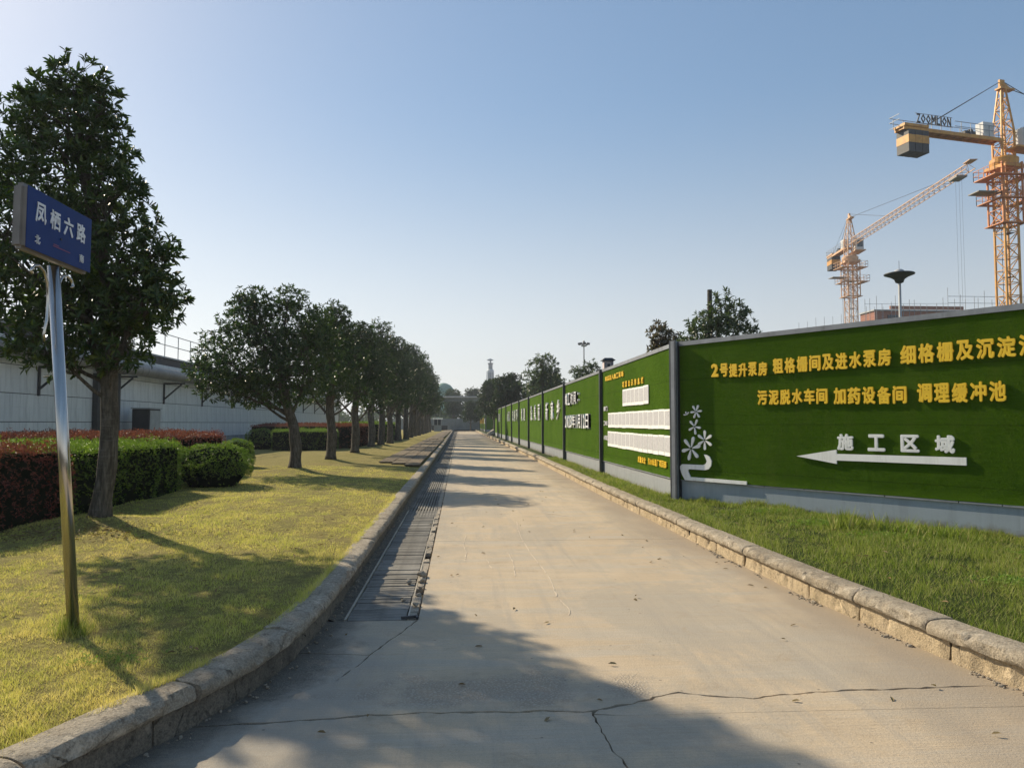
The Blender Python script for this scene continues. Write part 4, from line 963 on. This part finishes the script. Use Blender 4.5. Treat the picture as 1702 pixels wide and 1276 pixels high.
for ch, u in zip('施工区域', (3.195, 3.65, 4.11, 4.555)): put_glyph(ch, OB, UB, u + D_, 1.328, .245, .235, M['white'], tb, .022, .042, .034)
def flat(parent, pts, mat, name, th=.02, off=.036):
    m = MB(); n = len(pts); m.add([OB + UB * (u + D_) + Z * z + NB * (off + th) for u, z in pts] + [OB + UB * (u + D_) + Z * z + NB * off for u, z in pts],
        [tuple(range(n))[::-1], tuple(range(n, 2 * n))] + [(i, (i + 1) % n, n + (i + 1) % n, n + i) for i in range(n)])
    me = m.mesh(name); bm = bmesh.new(); bm.from_mesh(me); bmesh.ops.recalc_face_normals(bm, faces=bm.faces); bm.to_mesh(me); bm.free(); return obj(name, me, mat, parent)
flat(tb, [(2.41, 1.10), (3.06, 1.215), (3.06, 1.155), (4.81, 1.165), (4.81, 1.065), (3.06, 1.06), (3.06, 1.01)], M['white'], 'arrow')
flat(tb, [(.64, .945 + .12), (.70, 1.06), (.76, 1.03), (.80, .96), (.79, .88), (.74, .82), (.66, .80), (.30, .80), (.29, .76), (.34, .665), (1.50, .660), (1.50, .605), (.22, .605), (.15, .70), (.11, .80), (.11, .845), (.16, .88), (.62, .885), (.68, .91), (.70, .95), (.68, 1.0)], M['white'], 'stem_ornament')
def flower(u, z, r, n, a0, seedf=0):
    m = MB()
    for k in range(n):
        a = a0 + k * (2 * math.pi / 6 if n < 5 else 2 * math.pi / n); d = Vector((math.cos(a), math.sin(a))); s = Vector((-d.y, d.x)); o2 = []
        for t, w in ((.12, .03), (.45, .10), (.75, .15), (.92, .12), (1.0, .0), (.92, -.12), (.75, -.15), (.45, -.10), (.12, -.03)): q = d * t * r + s * w * r; o2.append((u + q.x, z + q.y))
        nn = len(o2); m.add([OB + UB * (x + D_) + Z * zz + NB * .056 for x, zz in o2] + [OB + UB * (x + D_) + Z * zz + NB * .036 for x, zz in o2], [tuple(range(nn)), tuple(range(nn, 2 * nn))[::-1]] + [(i, nn + i, nn + (i + 1) % nn, (i + 1) % nn) for i in range(nn)])
    obj('flower_ornament', m, M['white'], tb)
flower(.36, 1.16, .215, 6, .25); flower(.66, 1.31, .17, 6, .52); flower(.44, 1.54, .14, 5, 1.1); flower(.48, 1.80, .125, 6, .1); flower(.27, 1.74, .07, 3, .9)
# far piece of hoarding beyond the entrance
h3 = root('construction_hoarding', (4.5, 125, .2), 'far continuation of the turf hoarding beyond the entrance gap', 'hoarding')
run_panel(h3, Vector((4.15, 117, 0)), Vector((1, 0, 0)), 4.6, 'sheet', 0, .02, 31)
for i in range(5):
    tf = run_panel(h3, Vector((4.1, 125.2 + i * 8, 0)), UF, 8, 'sheet', 0, .01, 41 + i); hpost(h3, 4.09, 117.2 + i * 8, UF)
    line_text('安全' if i == 0 else '施工', Vector((4.1, 125.2 + i * 8, 0)), UF, 1.5, 6.5, 2.0, 1.0, M['yellow'] if i else M['char'], tf, .05, .02, .03, .5)
o = obj('boulder', rock(.75, 5, .7), M['rubble'], label='pale rounded boulder blocking the entrance gap in the hoarding', cat='boulder'); o.location = (3.75, 85, .45); o.scale = (1, 1.4, 1)

# ---------------------------------------------------------------- tank wall on the left
XW = -13.2
tw = root('tank_wall', (XW, 40, .2), 'long grey panelled tank wall behind the trees on the left', 'wall')
obj('wall_core', MB().box((XW - .5, 8, -.1), (XW - .012, 84, 4.5)), M['dark'], tw)
pm = {h: bevel(MB().box((-.02, 0, 0), (.02, 1.49, h)).mesh('wall_panel'), .004) for h in (.84, .80, .90, .88)}
z = .92
for h in (.74, .84, .84, .84):
    hh = {.74: .80}.get(h, .84)
random.seed(1); y = 8.2
rows = [(.90, .74), (1.65, .84), (2.5, .84), (3.35, .84)]
pmm = [bevel(MB().box((-.02, 0, 0), (.02, 1.49, h - .012)).mesh('wall_panel'), .004) for z, h in rows]
j = 0
while y < 82:
    for (z, h), me in zip(rows, pmm):
        o = obj('wall_panel', me, M['panel'], tw, local=True); o.location = (random.uniform(-.003, .003), y - 40, z - .2)
    y += 1.5
obj('plinth', MB().box((XW - .3, 8, -.1), (XW + .10, 84, .885)), M['plinth'], tw)
obj('coping', MB().box((XW - .5, 8, 4.51), (XW + .05, 84, 4.58)), M['grey'], tw)
rl = MB(); 
for k in range(46): rl.bar((XW, 9 + k * 1.6, 4.58), (XW, 9 + k * 1.6, 5.6), .03)
for zz in (5.1, 5.6): rl.bar((XW, 8.5, zz), (XW, 82, zz), .03)
obj('railing', rl, M['grey'], tw)
pp = root('service_pipe', (XW + .5, 40, 3.6), 'thick dark coated pipe on brackets along the top of the tank wall', 'pipe')
pts = [(XW + .45, 12, 3.72), (XW + .45, 30, 3.72), (XW + .45, 78, 3.72)]; obj('pipe_run', MB().tube(pts, .25, 20), M['pipe'], pp, smooth=True)
for k in range(14):
    yb = 14.5 + k * 5; b = MB().bar((XW + .03, yb, 3.36), (XW + .95, yb, 3.36), .07).bar((XW + .05, yb, 3.33), (XW + .05, yb, 2.45), .07).bar((XW + .06, yb, 2.66), (XW + .80, yb, 3.32), .06); obj('bracket', b, M['dark'], pp)
    if k % 2: obj('pipe_band', MB().tube([(XW + .45, yb - .05, 3.72), (XW + .45, yb + .05, 3.72)], .27, 20), M['dark'], pp)
obj('downpipe', MB().tube([(XW + .22, 29.4, .2), (XW + .22, 29.4, 3.5)], .17, 12).box((XW + .03, 28.0, .2), (XW + .22, 29.1, 3.4)), M['dark'], label='dark vertical duct on the tank wall behind the nearest tree', cat='duct')
cb = root('electrical_cabinet', (XW + 1, 30.6, .3), 'grey electrical cabinet standing against the tank wall beside the dark duct', 'cabinet')
obj('body', bevel(MB().box((XW + .5, 30.2, .3), (XW + 1.15, 31.3, 2.15)).mesh('b'), .01), M['dark'], cb); obj('door', MB().box((XW + 1.155, 30.25, .42), (XW + 1.175, 31.25, 2.1)), M['grey'], cb)
obj('top', MB().box((XW + .46, 30.15, 2.155), (XW + 1.2, 31.35, 2.2)), M['grey'], cb)

# ---------------------------------------------------------------- far end of the road
fw = root('far_wall', (2, 153, 0), 'low grey wall closing the far end of the road', 'wall')
for k in range(14): obj('wall_bay', MB().box((-14 + k * 2.2, 153, -.1), (-11.82 + k * 2.2, 153.3, 3.1 if k > 6 else 2.5)), M['farwall'], fw)
obj('coping', MB().box((-14, 152.95, 3.11), (17, 153.35, 3.2)), M['beam'], fw)
obj('end_kerb', MB().box((-1.6, 151.4, -.1), (3.6, 151.8, .28)), M['dark'], kind='structure')
pbg = root('pipe_bridge', (2, 150, 0), 'dark green overhead pipe bridge across the far end of the road', 'bridge')
obj('deck_beam', MB().box((-9, 149.6, 5.9), (9.5, 150.6, 6.75)), M['beam'], pbg); obj('pipe', MB().tube([(-9, 149.3, 6.78), (9.5, 149.3, 6.78)], .14, 10), M['grey'], pbg)
for x in (-8.5, 9): obj('support', MB().box((x - .3, 149.7, 0), (x + .3, 150.5, 5.89)), M['farwall'], pbg)
gb = root('guard_booth', (-3.5, 121, .3), 'small pale guard booth at the far end of the tree row', 'booth')
obj('body', MB().box((-4.1, 120.4, .3), (-2.9, 121.6, 1.3)), M['farwall'], gb); obj('windows', MB().box((-4.05, 120.45, 1.301), (-2.95, 121.55, 2.2)), M['glass'], gb)
obj('roof', MB().box((-4.3, 120.2, 2.201), (-2.7, 121.8, 2.42)), M['white'], gb)
for x in (-4.1, -3.5, -2.94): obj('mullion', MB().box((x - .03, 120.38, 1.302), (x + .05, 120.44, 2.198)), M['grey'], gb)
for i, x in enumerate((-2.2, -1.45)): obj('gate_pier', bevel(MB().box((x, 140, .1), (x + .4, 140.4, 1.75)).mesh('pier'), .03), M['farwall'], label=('left' if i == 0 else 'right') + ' of the two short grey piers at the far left end of the road', cat='pier', group='piers at the far end of the road')
obj('low_barrier', MB().box((-5.2, 141, .1), (-2.25, 141.2, 1.15)), M['dark'], label='low dark barrier beside the far piers', cat='barrier')

# tower and green dome on the horizon
tt = root('observation_tower', (19.9, 500, 0), 'slender grey-blue tower with pale outer struts on the horizon', 'tower')
obj('shaft', MB().lathe([(2.3, 0), (2.1, 30), (2.1, 36), (1.5, 36), (1.4, 40.5), (2.0, 41.4), (.5, 42), (.3, 43)], 10, (20.4, 500, 0)), M['tower'], tt)
for a in range(8):
    ca, sa = math.cos(a * .785 + .3), math.sin(a * .785 + .3); obj('strut', MB().bar((20.1 + 3.6 * ca, 500 + 3.6 * sa, 0), (20.2 + 2.5 * ca, 500 + 2.5 * sa, 36 - 3 * (a % 3)), .3), M['towerl'], tt)
obj('canopy', MB().lathe([(.2, 42.8), (2.3, 43.4), (2.2, 43.7), (.2, 44.6)], 14, (20.2, 500, 0)), M['tower'], tt)
obj('neck', MB().lathe([(2.25, 35.2), (2.3, 36.5), (2.0, 37.0), (1.6, 37.4)], 10, (20.4, 500, 0)), M['towerl'], tt)
dm = MB().lathe([(4.2, 0), (4.2, 13.5), (3.9, 15.2), (2.8, 16.6), (1.2, 17.4), (.01, 17.6)], 16, (-6.4, 300, 0)); obj('domed_silo', dm, M['dome'], label='pale green domed silo just above the end of the tree row', cat='silo', smooth=True)

# ---------------------------------------------------------------- lamps and lantern behind the hoarding
fm = root('floodlight_mast', (25.0, 150, 0), 'tall floodlight mast with a ring of lamps behind the hoarding trees', 'floodlight mast')
obj('mast', MB().tube([(25, 150, 0), (25, 150, 18)], [.2, .11], 8), M['grey'], fm); rg = MB()
obj('lamp_ring', MB().lathe([(.2, 17.0), (.6, 17.1), (.6, 17.25), (.2, 17.3)], 12, (25, 150, 0)), M['grey'], fm)
for k in range(8):
    a = k * math.pi / 4; x, y = 25 + 1.05 * math.cos(a), 150 + 1.05 * math.sin(a)
    fl = obj('floodlight', MB().obox(Vector((x, y, 17.6)), Vector((math.cos(a), math.sin(a), -.3)), Vector((-math.sin(a), math.cos(a), 0)), Vector((.3 * math.cos(a), .3 * math.sin(a), 1)), (-.14, -.22, -.18), (.14, .22, .18)), M['lampd'], fm)
    obj('arm', MB().bar((25, 150, 17.2), (x, y, 17.5), .06), M['grey'], fm)
obj('finial', MB().lathe([(.25, 17.4), (.25, 18.0), (.05, 18.3)], 8, (25, 150, 0)), M['lampd'], fm)
ul = root('saucer_lamp', (24.45, 40, 0), 'dark saucer-shaped lamp on a grey pole above the hoarding', 'street lamp'); C0 = (24.45, 40, 0)
obj('pole', MB().tube([(24.45, 40, 0), (24.45, 40, 9.45)], [.10, .075], 12), M['grey'], ul, smooth=True)
obj('shade', MB().lathe([(.10, 9.38), (.20, 9.42), (.27, 9.60), (.45, 9.73), (.78, 9.86), (.80, 9.90), (.76, 9.94), (.40, 9.98), (.28, 9.985)], 32, C0), M['lampd'], ul, smooth=True)
obj('cap_dome', MB().lathe([(.285, 9.99), (.24, 10.10), (.12, 10.17), (.01, 10.19)], 24, C0), M['grey'], ul, smooth=True); obj('spike', MB().tube([(24.45, 40, 10.18), (24.45, 40, 10.65)], .012, 6), M['cable'], ul)
ln = root('garden_lantern', (4.78, 24, 0), 'boxy lantern with a fretwork pattern and dark cap peeking over the hoarding', 'lantern')
obj('post', MB().box((4.72, 23.94, .1), (4.84, 24.06, 3.31)), M['dark'], ln)
obj('light_box', MB().box((4.63, 23.85, 3.32), (4.93, 24.15, 3.61)), M['cladding'], ln); f = MB()
for (x0, x1, z0, z1) in ((0, .3, 0, .02), (0, .3, .27, .29), (0, .02, .021, .269), (.28, .3, .021, .269), (.05, .25, .05, .065), (.05, .25, .225, .24), (.05, .065, .066, .224), (.235, .25, .066, .224), (.1, .2, .1, .19)):
    f.box((4.63 + x0, 23.835, 3.32 + z0), (4.63 + x1, 23.848, 3.32 + z1))
obj('fretwork', f, M['dark'], ln); obj('cap', MB().add([(4.56, 23.78, 3.615), (5.0, 23.78, 3.615), (5.0, 24.22, 3.615), (4.56, 24.22, 3.615), (4.66, 23.88, 3.70), (4.9, 23.88, 3.70), (4.9, 24.12, 3.70), (4.66, 24.12, 3.70)], [(0, 3, 2, 1), (4, 5, 6, 7), (0, 1, 5, 4), (1, 2, 6, 5), (2, 3, 7, 6), (3, 0, 4, 7)]), M['dark'], ln)

# ---------------------------------------------------------------- tower cranes
def lattice(m, cx, cy, s, z0, z1, step, w, wd, s1=None):
    s1 = s if s1 is None else s1; cs = [(-1, -1), (1, -1), (1, 1), (-1, 1)]; n = max(1, round((z1 - z0) / step))
    P = lambda k, i: (cx + cs[k][0] * (s + (s1 - s) * i / n) / 2, cy + cs[k][1] * (s + (s1 - s) * i / n) / 2, z0 + (z1 - z0) * i / n)
    for k in range(4): m.bar(P(k, 0), P(k, n), w)
    for i in range(n):
        for k in range(4):
            k2 = (k + 1) % 4; m.bar(P(k, i), P(k2, i), wd); m.bar(P(k, i), P(k2, i + 1), wd) if (i + k) % 2 else m.bar(P(k2, i), P(k, i + 1), wd)
            if i % 2 == 0 : m.bar(P(k2, i), P(k, i + 1), wd * .8) if (i + k) % 2 else m.bar(P(k, i), P(k2, i + 1), wd * .8)
def jib(m, A, D, L, hgt, wd, w, wb, step, taper=.75):
    X = Vector((-D.y, D.x, 0)).normalized(); n = round(L / step)
    for i in range(n):
        a, b = A + D * (L * i / n), A + D * (L * (i + 1) / n); h0, h1_ = hgt * (1 - (1 - taper) * i / n), hgt * (1 - (1 - taper) * (i + 1) / n); md = (a + b) / 2
        ta, tb_ = a + Z * h0, b + Z * h1_; tm = md + Z * (h0 + h1_) / 2
        m.bar(a + X * wd / 2, b + X * wd / 2, w); m.bar(a - X * wd / 2, b - X * wd / 2, w); m.bar(ta, tb_, w * 1.1)
        for s in (1, -1): m.bar(a + X * s * wd / 2, tm, wb); m.bar(tm, b + X * s * wd / 2, wb)
        m.bar(a + X * wd / 2, a - X * wd / 2, wb); m.bar(a + X * wd / 2, b - X * wd / 2, wb * .8)
def platform(par, cx, cy, z, r, mat, rail=True, name='platform', ext=(0, 0)):
    m = MB(); x0, x1, y0, y1 = cx - r - ext[0], cx + r + ext[1], cy - r, cy + r
    for a, b in (((x0, y0), (x1, y0 + .55)), ((x0, y1 - .55), (x1, y1)), ((x0, y0 + .551), (x0 + .55 + ext[0], y1 - .551)), ((x1 - .55 - ext[1], y0 + .551), (x1, y1 - .551))): m.box((a[0], a[1], z - .10), (b[0], b[1], z))
    if rail:
        cs = [(x0, y0), (x1, y0), (x1, y1), (x0, y1)]
        for k in range(4):
            p, q = Vector((*cs[k], z)), Vector((*cs[(k + 1) % 4], z))
            for h in (.55, 1.1): m.bar(p + Z * h, q + Z * h, .05)
            for t in range(5): u = p.lerp(q, t / 4); m.bar(u, u + Z * 1.1, .05)
    return obj(name, m, M[mat], par)
def crane(name, label, cx, cy, zj, zap, D, Lj, Lc, mm, mat2, sgn=True, S=1.7, thick=1.):
    ro = root(name, (cx, cy, 0), label, 'tower crane'); D = Vector(D).normalized(); X = Vector((-D.y, D.x, 0))
    zr_ = zj - 2.3
    m = MB(); lattice(m, cx, cy, S, 0, zr_ - 1, 1.45, .19 * thick, .075 * thick); obj('mast', m, M[mm], ro)
    ld = MB()
    for k in range(int(zr_ / 5)): ld.box((cx - .1, cy - .35, 3 + k * 5.), (cx + .62, cy + .62, 3.06 + k * 5.)); 
    for s in (-.2, .2): ld.bar((cx + s, cy + .5, 1), (cx + s, cy + .5, zr_ - 2), .05)
    obj('ladder', ld, M['cable'], ro)
    m = MB(); lattice(m, cx, cy, S + .75, zr_ - 7.4, zr_ - .4, 1.75, .17 * thick, .08 * thick); obj('climbing_cage', m, M[mat2], ro)
    platform(ro, cx, cy, zr_ - 1.9, 1.75, mat2, ext=(.7, .7)); platform(ro, cx, cy, zr_ - 4.6, 2.0, mat2, True, ext=(0, .6)); platform(ro, cx, cy, zr_ - 7.3, 1.5, mat2, False)
    obj('work_deck', MB().obox(Vector((cx, cy, zr_ - 3.9)), Vector((1, 0, 0)), Vector((0, 1, 0)), Z, (-4.0, -1.2, 0), (-1.3, .6, .12)), M['pipe'], ro)
    obj('slewing_ring', MB().lathe([(.2, zr_ - .9), (1.35, zr_ - .85), (1.45, zr_ - .2), (1.45, zr_ + .15), (1.1, zr_ + .4), (.2, zr_ + .45)], 24, (cx, cy, 0)).obox(Vector((cx, cy, zr_ - 1.0)), D, X, Z, (-1.4, -1.4, 0), (1.4, 1.4, .35)), M[mm], ro)
    m = MB(); lattice(m, cx, cy, 1.5, zr_ + .4, zj + 1.0, 1.3, .18 * thick, .08 * thick); lattice(m, cx, cy, 1.5, zj + 1.0, zap - .9, 1.35, .15 * thick, .07 * thick, .45)
    obj('tower_head', m, M[mm], ro)
    obj('head_sheave', MB().obox(Vector((cx, cy, zap - 1.2)), D, X, Z, (-.55, -.4, 0), (1.5, .4, .18)).obox(Vector((cx, cy, zap - 1.0)), D, X, Z, (-.35, -.12, 0), (.35, .12, .95)).obox(Vector((cx, cy, zap - .5)), (D - Z * .55).normalized(), X, (Z + D * .55).normalized(), (0, -.15, -.12), (1.4, .15, .22)), M[mm], ro)
    A = Vector((cx, cy, zj)); m = MB(); jib(m, A + D * .8, D, Lj, 1.25, 1.15, .12 * thick, .06 * thick, 1.55); obj('jib', m, M[mat2 if not sgn else mm], ro)
    # counter jib
    m = MB(); E = -D
    for s in (-.6, .6):
        m.obox(A, E, X, Z, (.7, s - .08, -.32), (Lc, s + .08, .06))
    for k in range(int(Lc / 1.1)): m.obox(A, E, X, Z, (.9 + k * 1.1, -.519, -.2), (1.05 + k * 1.1, .519, -.05))
    m.obox(A, E, X, Z, (.9, -.515, -.04), (Lc - .1, .515, .0)); m.obox(A, E, X, Z, (Lc - 3.2, -.8, .061), (Lc + .0, .8, .35))
    obj('counter_jib', m, M[mm], ro); r_ = MB()
    for s in (-.72, .72):
        cut = 7.6 if (sgn and (X * s).y < 0) else Lc + .6
        for h in (.7, 1.25): r_.bar(A + E * 1.5 + X * s + Z * h, A + E * cut + X * s + Z * h, .05)
        for k in range(int((cut - .6) / 1.3)): r_.bar(A + E * (1.5 + k * 1.3) + X * s, A + E * (1.5 + k * 1.3) + X * s + Z * 1.25, .05)
    for h in (0, .7, 1.25): r_.bar(A + E * (Lc + .6) + X * .72 + Z * h, A + E * (Lc + .6) - X * .72 + Z * h, .05)
    obj('railing', r_, M['rail'], ro)
    for k in range(3):
        cw = obj('counterweight', MB().obox(A, E, X, Z, (Lc - 3.1 + k * .92, -.85, -2.75), (Lc - 2.25 + k * .92, .85, -.33)), M['dark'], ro)
        obj('yellow_band', MB().obox(A, E, X, Z, (Lc - 3.13 + k * .92 + (.01 if k else 0), -.875, -1.75), (Lc - 2.23 + k * .92, .875, -.9)), M['cy'], cw)
    obj('hoist_winch', MB().obox(A, E, X, Z, (4.4, -.45, .062), (5.9, .45, .5)).tube([A + E * 5.1 - X * .5 + Z * .45, A + E * 5.1 + X * .5 + Z * .45], .3, 12), M['dark'], ro)
    obj('control_box', MB().obox(A, E, X, Z, (1.9, -.5, .062), (3.4, .5, 1.75)), M['cab'], ro)
    cbn = A + X * 1.5 - Z * 1.0 if not sgn else A + D * 1.75 - X * 1.1 - Z * 1.15
    c_ = obj('cab', bevel(MB().obox(cbn, D, X, Z, (-.9, -.7, 0), (1.0, .7, 2.3)).mesh('cab'), .08, 2), M['cab'], ro)
    for (d0, d1) in ((-.6, .0), (.15, .75)): obj('window', MB().obox(cbn, D, X, Z, (d0, -.713, .9), (d1, -.7015, 1.8)).obox(cbn, D, X, Z, (d0, .7015, .9), (d1, .713, 1.8)), M['glass'], c_)
    obj('window', MB().obox(cbn, D, X, Z, (1.002, -.5, .6), (1.015, .5, 1.8)), M['glass'], c_)
    obj('cab_deck', MB().obox(cbn, D, X, Z, (-2.2, -1.1, -.2), (1.7, .8, -.02)), M[mm], ro)
    top = Vector((cx, cy, zap - .3)); cb_ = MB(); cb_.tube([top - D * .2, A + E * (Lc - 2.9) + X * .5 + Z * .2], .045 * thick, 5); cb_.tube([top - D * .2, A + E * (Lc - 2.9) - X * .5 + Z * .2], .03 * thick, 5)
    cb_.tube([top + D * .5, A + D * Lj * .38 + Z * 1.25], .045 * thick, 5); cb_.tube([top + D * 1.3 - Z * .7, A + D * Lj * .78 + Z * 1.1], .045 * thick, 5)
    obj('tie_cables', cb_, M['cable'], ro)
    return ro, A, D, X
E1 = Vector((47.2 - 61.65, 77 - 80, 0))
c1_, A, D, X = crane('tower_crane', 'nearer orange tower crane with black lettering on its counter jib, right edge', 61.65, 80, 33.6, 40.8, -E1, 42, 14.4, 'cy', 'cr', True, 1.62, 1.)
E_ = -D; NS = E_.cross(Z); NS = NS if NS.y < 0 else -NS
UU = -E_; fr_ = MB().obox(A, E_, X, Z, (7.7, .76, .5), (12.6, .80, .56)).obox(A, E_, X, Z, (7.7, .76, 1.72), (12.6, .80, 1.78)); yside = X if X.y < 0 else -X
fr_ = MB().obox(A, E_, yside, Z, (8.0, .76, .42), (13.0, .80, .48)).obox(A, E_, yside, Z, (8.0, .76, 1.50), (13.0, .80, 1.55)); sgn_ = obj('letter_frame', fr_, M['rail'], c1_)
Lw = 4.7
for i, ch in enumerate('ZOOMLION'):
    wd_ = [.55, .66, .66, .70, .50, .22, .66, .58]; u = sum(wd_[:i]) + wd_[i] / 2; tot = sum(wd_)
    put_glyph(ch, A + E_ * (12.9 - u / tot * 4.7), UU, 0, .98, wd_[i] / tot * 4.7 * .88, 1.02, M['black'], sgn_, .06, .028, .81, name='letter', N_=yside)
c2_, A2, D2, X2 = crane('tower_crane', 'farther pale tower crane with its long lattice jib reaching up right', 73.0, 135, 34.8, 41.0, (66.6 - 73, 93 - 135, 0), 42.4, 10.6, 'cp', 'cp', False, 1.65, .78)
tip = A2 + D2 * 40; w_ = MB()
for s in (-.35, .1, .45): w_.tube([tip + X2 * s, tip + X2 * s - Z * 26], .012, 4)
obj('hoist_ropes', w_, M['cable'], c2_); obj('trolley', MB().obox(tip, D2, X2, Z, (-1.2, -.7, -.35), (1.0, .7, -.1)), M['pipe'], c2_)
obj('jib_end_deck', MB().obox(A2, D2, X2, Z, (42.3, -.5, .9), (44.0, .5, 1.0)), M['cp'], c2_)

# building under construction with scaffold rods
bd = root('unfinished_building', (76, 116, 0), 'red brick building under construction with scaffold rods above the hoarding', 'building')
for k in range(6): 
    obj('floor_slab', MB().box((61.8, 107.8, k * 3.1 + 2.9), (96.2, 112.2, k * 3.1 + 3.1)), M['grey'], bd)
    w_ = MB().box((62, 108, k * 3.1 + (.0 if k == 0 else .01)), (96, 112, k * 3.1 + 2.89)); obj('brick_wall', w_, M['brick'], bd)
    for i in range(8): obj('window_opening', MB().box((64 + i * 4, 107.9, k * 3.1 + .9), (65.8 + i * 4, 107.99, k * 3.1 + 2.3)), M['glass'], bd)
pw = MB().box((64.5, 108, 18.71), (76, 108.3, 19.2)); obj('parapet', pw, M['brick'], bd)
sf = MB(); random.seed(14)
for k in range(40): x = 57 + k * 1.0 + random.uniform(-.3, .3); sf.bar((x, 107.3, 15), (x, 107.3, 19.3 + random.random() ** 3 * 2.6 + (.9 if x > 72 else 0)), .05)
for k in range(12): x = 50 + k * 1.3; sf.bar((x, 107.4, 10), (x, 107.4, 16.2 + k * .25 + random.random() * .8), .04)
for z in (19.6, 20.6): sf.bar((73, 107.2, z), (96, 107.2, z), .06)
for z in (19.3,): sf.bar((60, 107.2, z), (73, 107.2, z + .2), .04)
obj('scaffold', sf, M['rail'], bd)

# ---------------------------------------------------------------- haze in the air
hz = bpy.data.materials.new('haze'); hz.use_nodes = True; ht = hz.node_tree; ht.nodes.clear()
ho = ht.nodes.new('ShaderNodeOutputMaterial'); hv = ht.nodes.new('ShaderNodeVolumePrincipled'); ht.links.new(hv.outputs[0], ho.inputs['Volume'])
hv.inputs['Color'].default_value = (.80, .88, 1, 1); hv.inputs['Density'].default_value = .0005; hv.inputs['Anisotropy'].default_value = .3
obj('haze', MB().box((-1600, -100, -1.3), (1600, 3600, 52)), hz, kind='stuff')
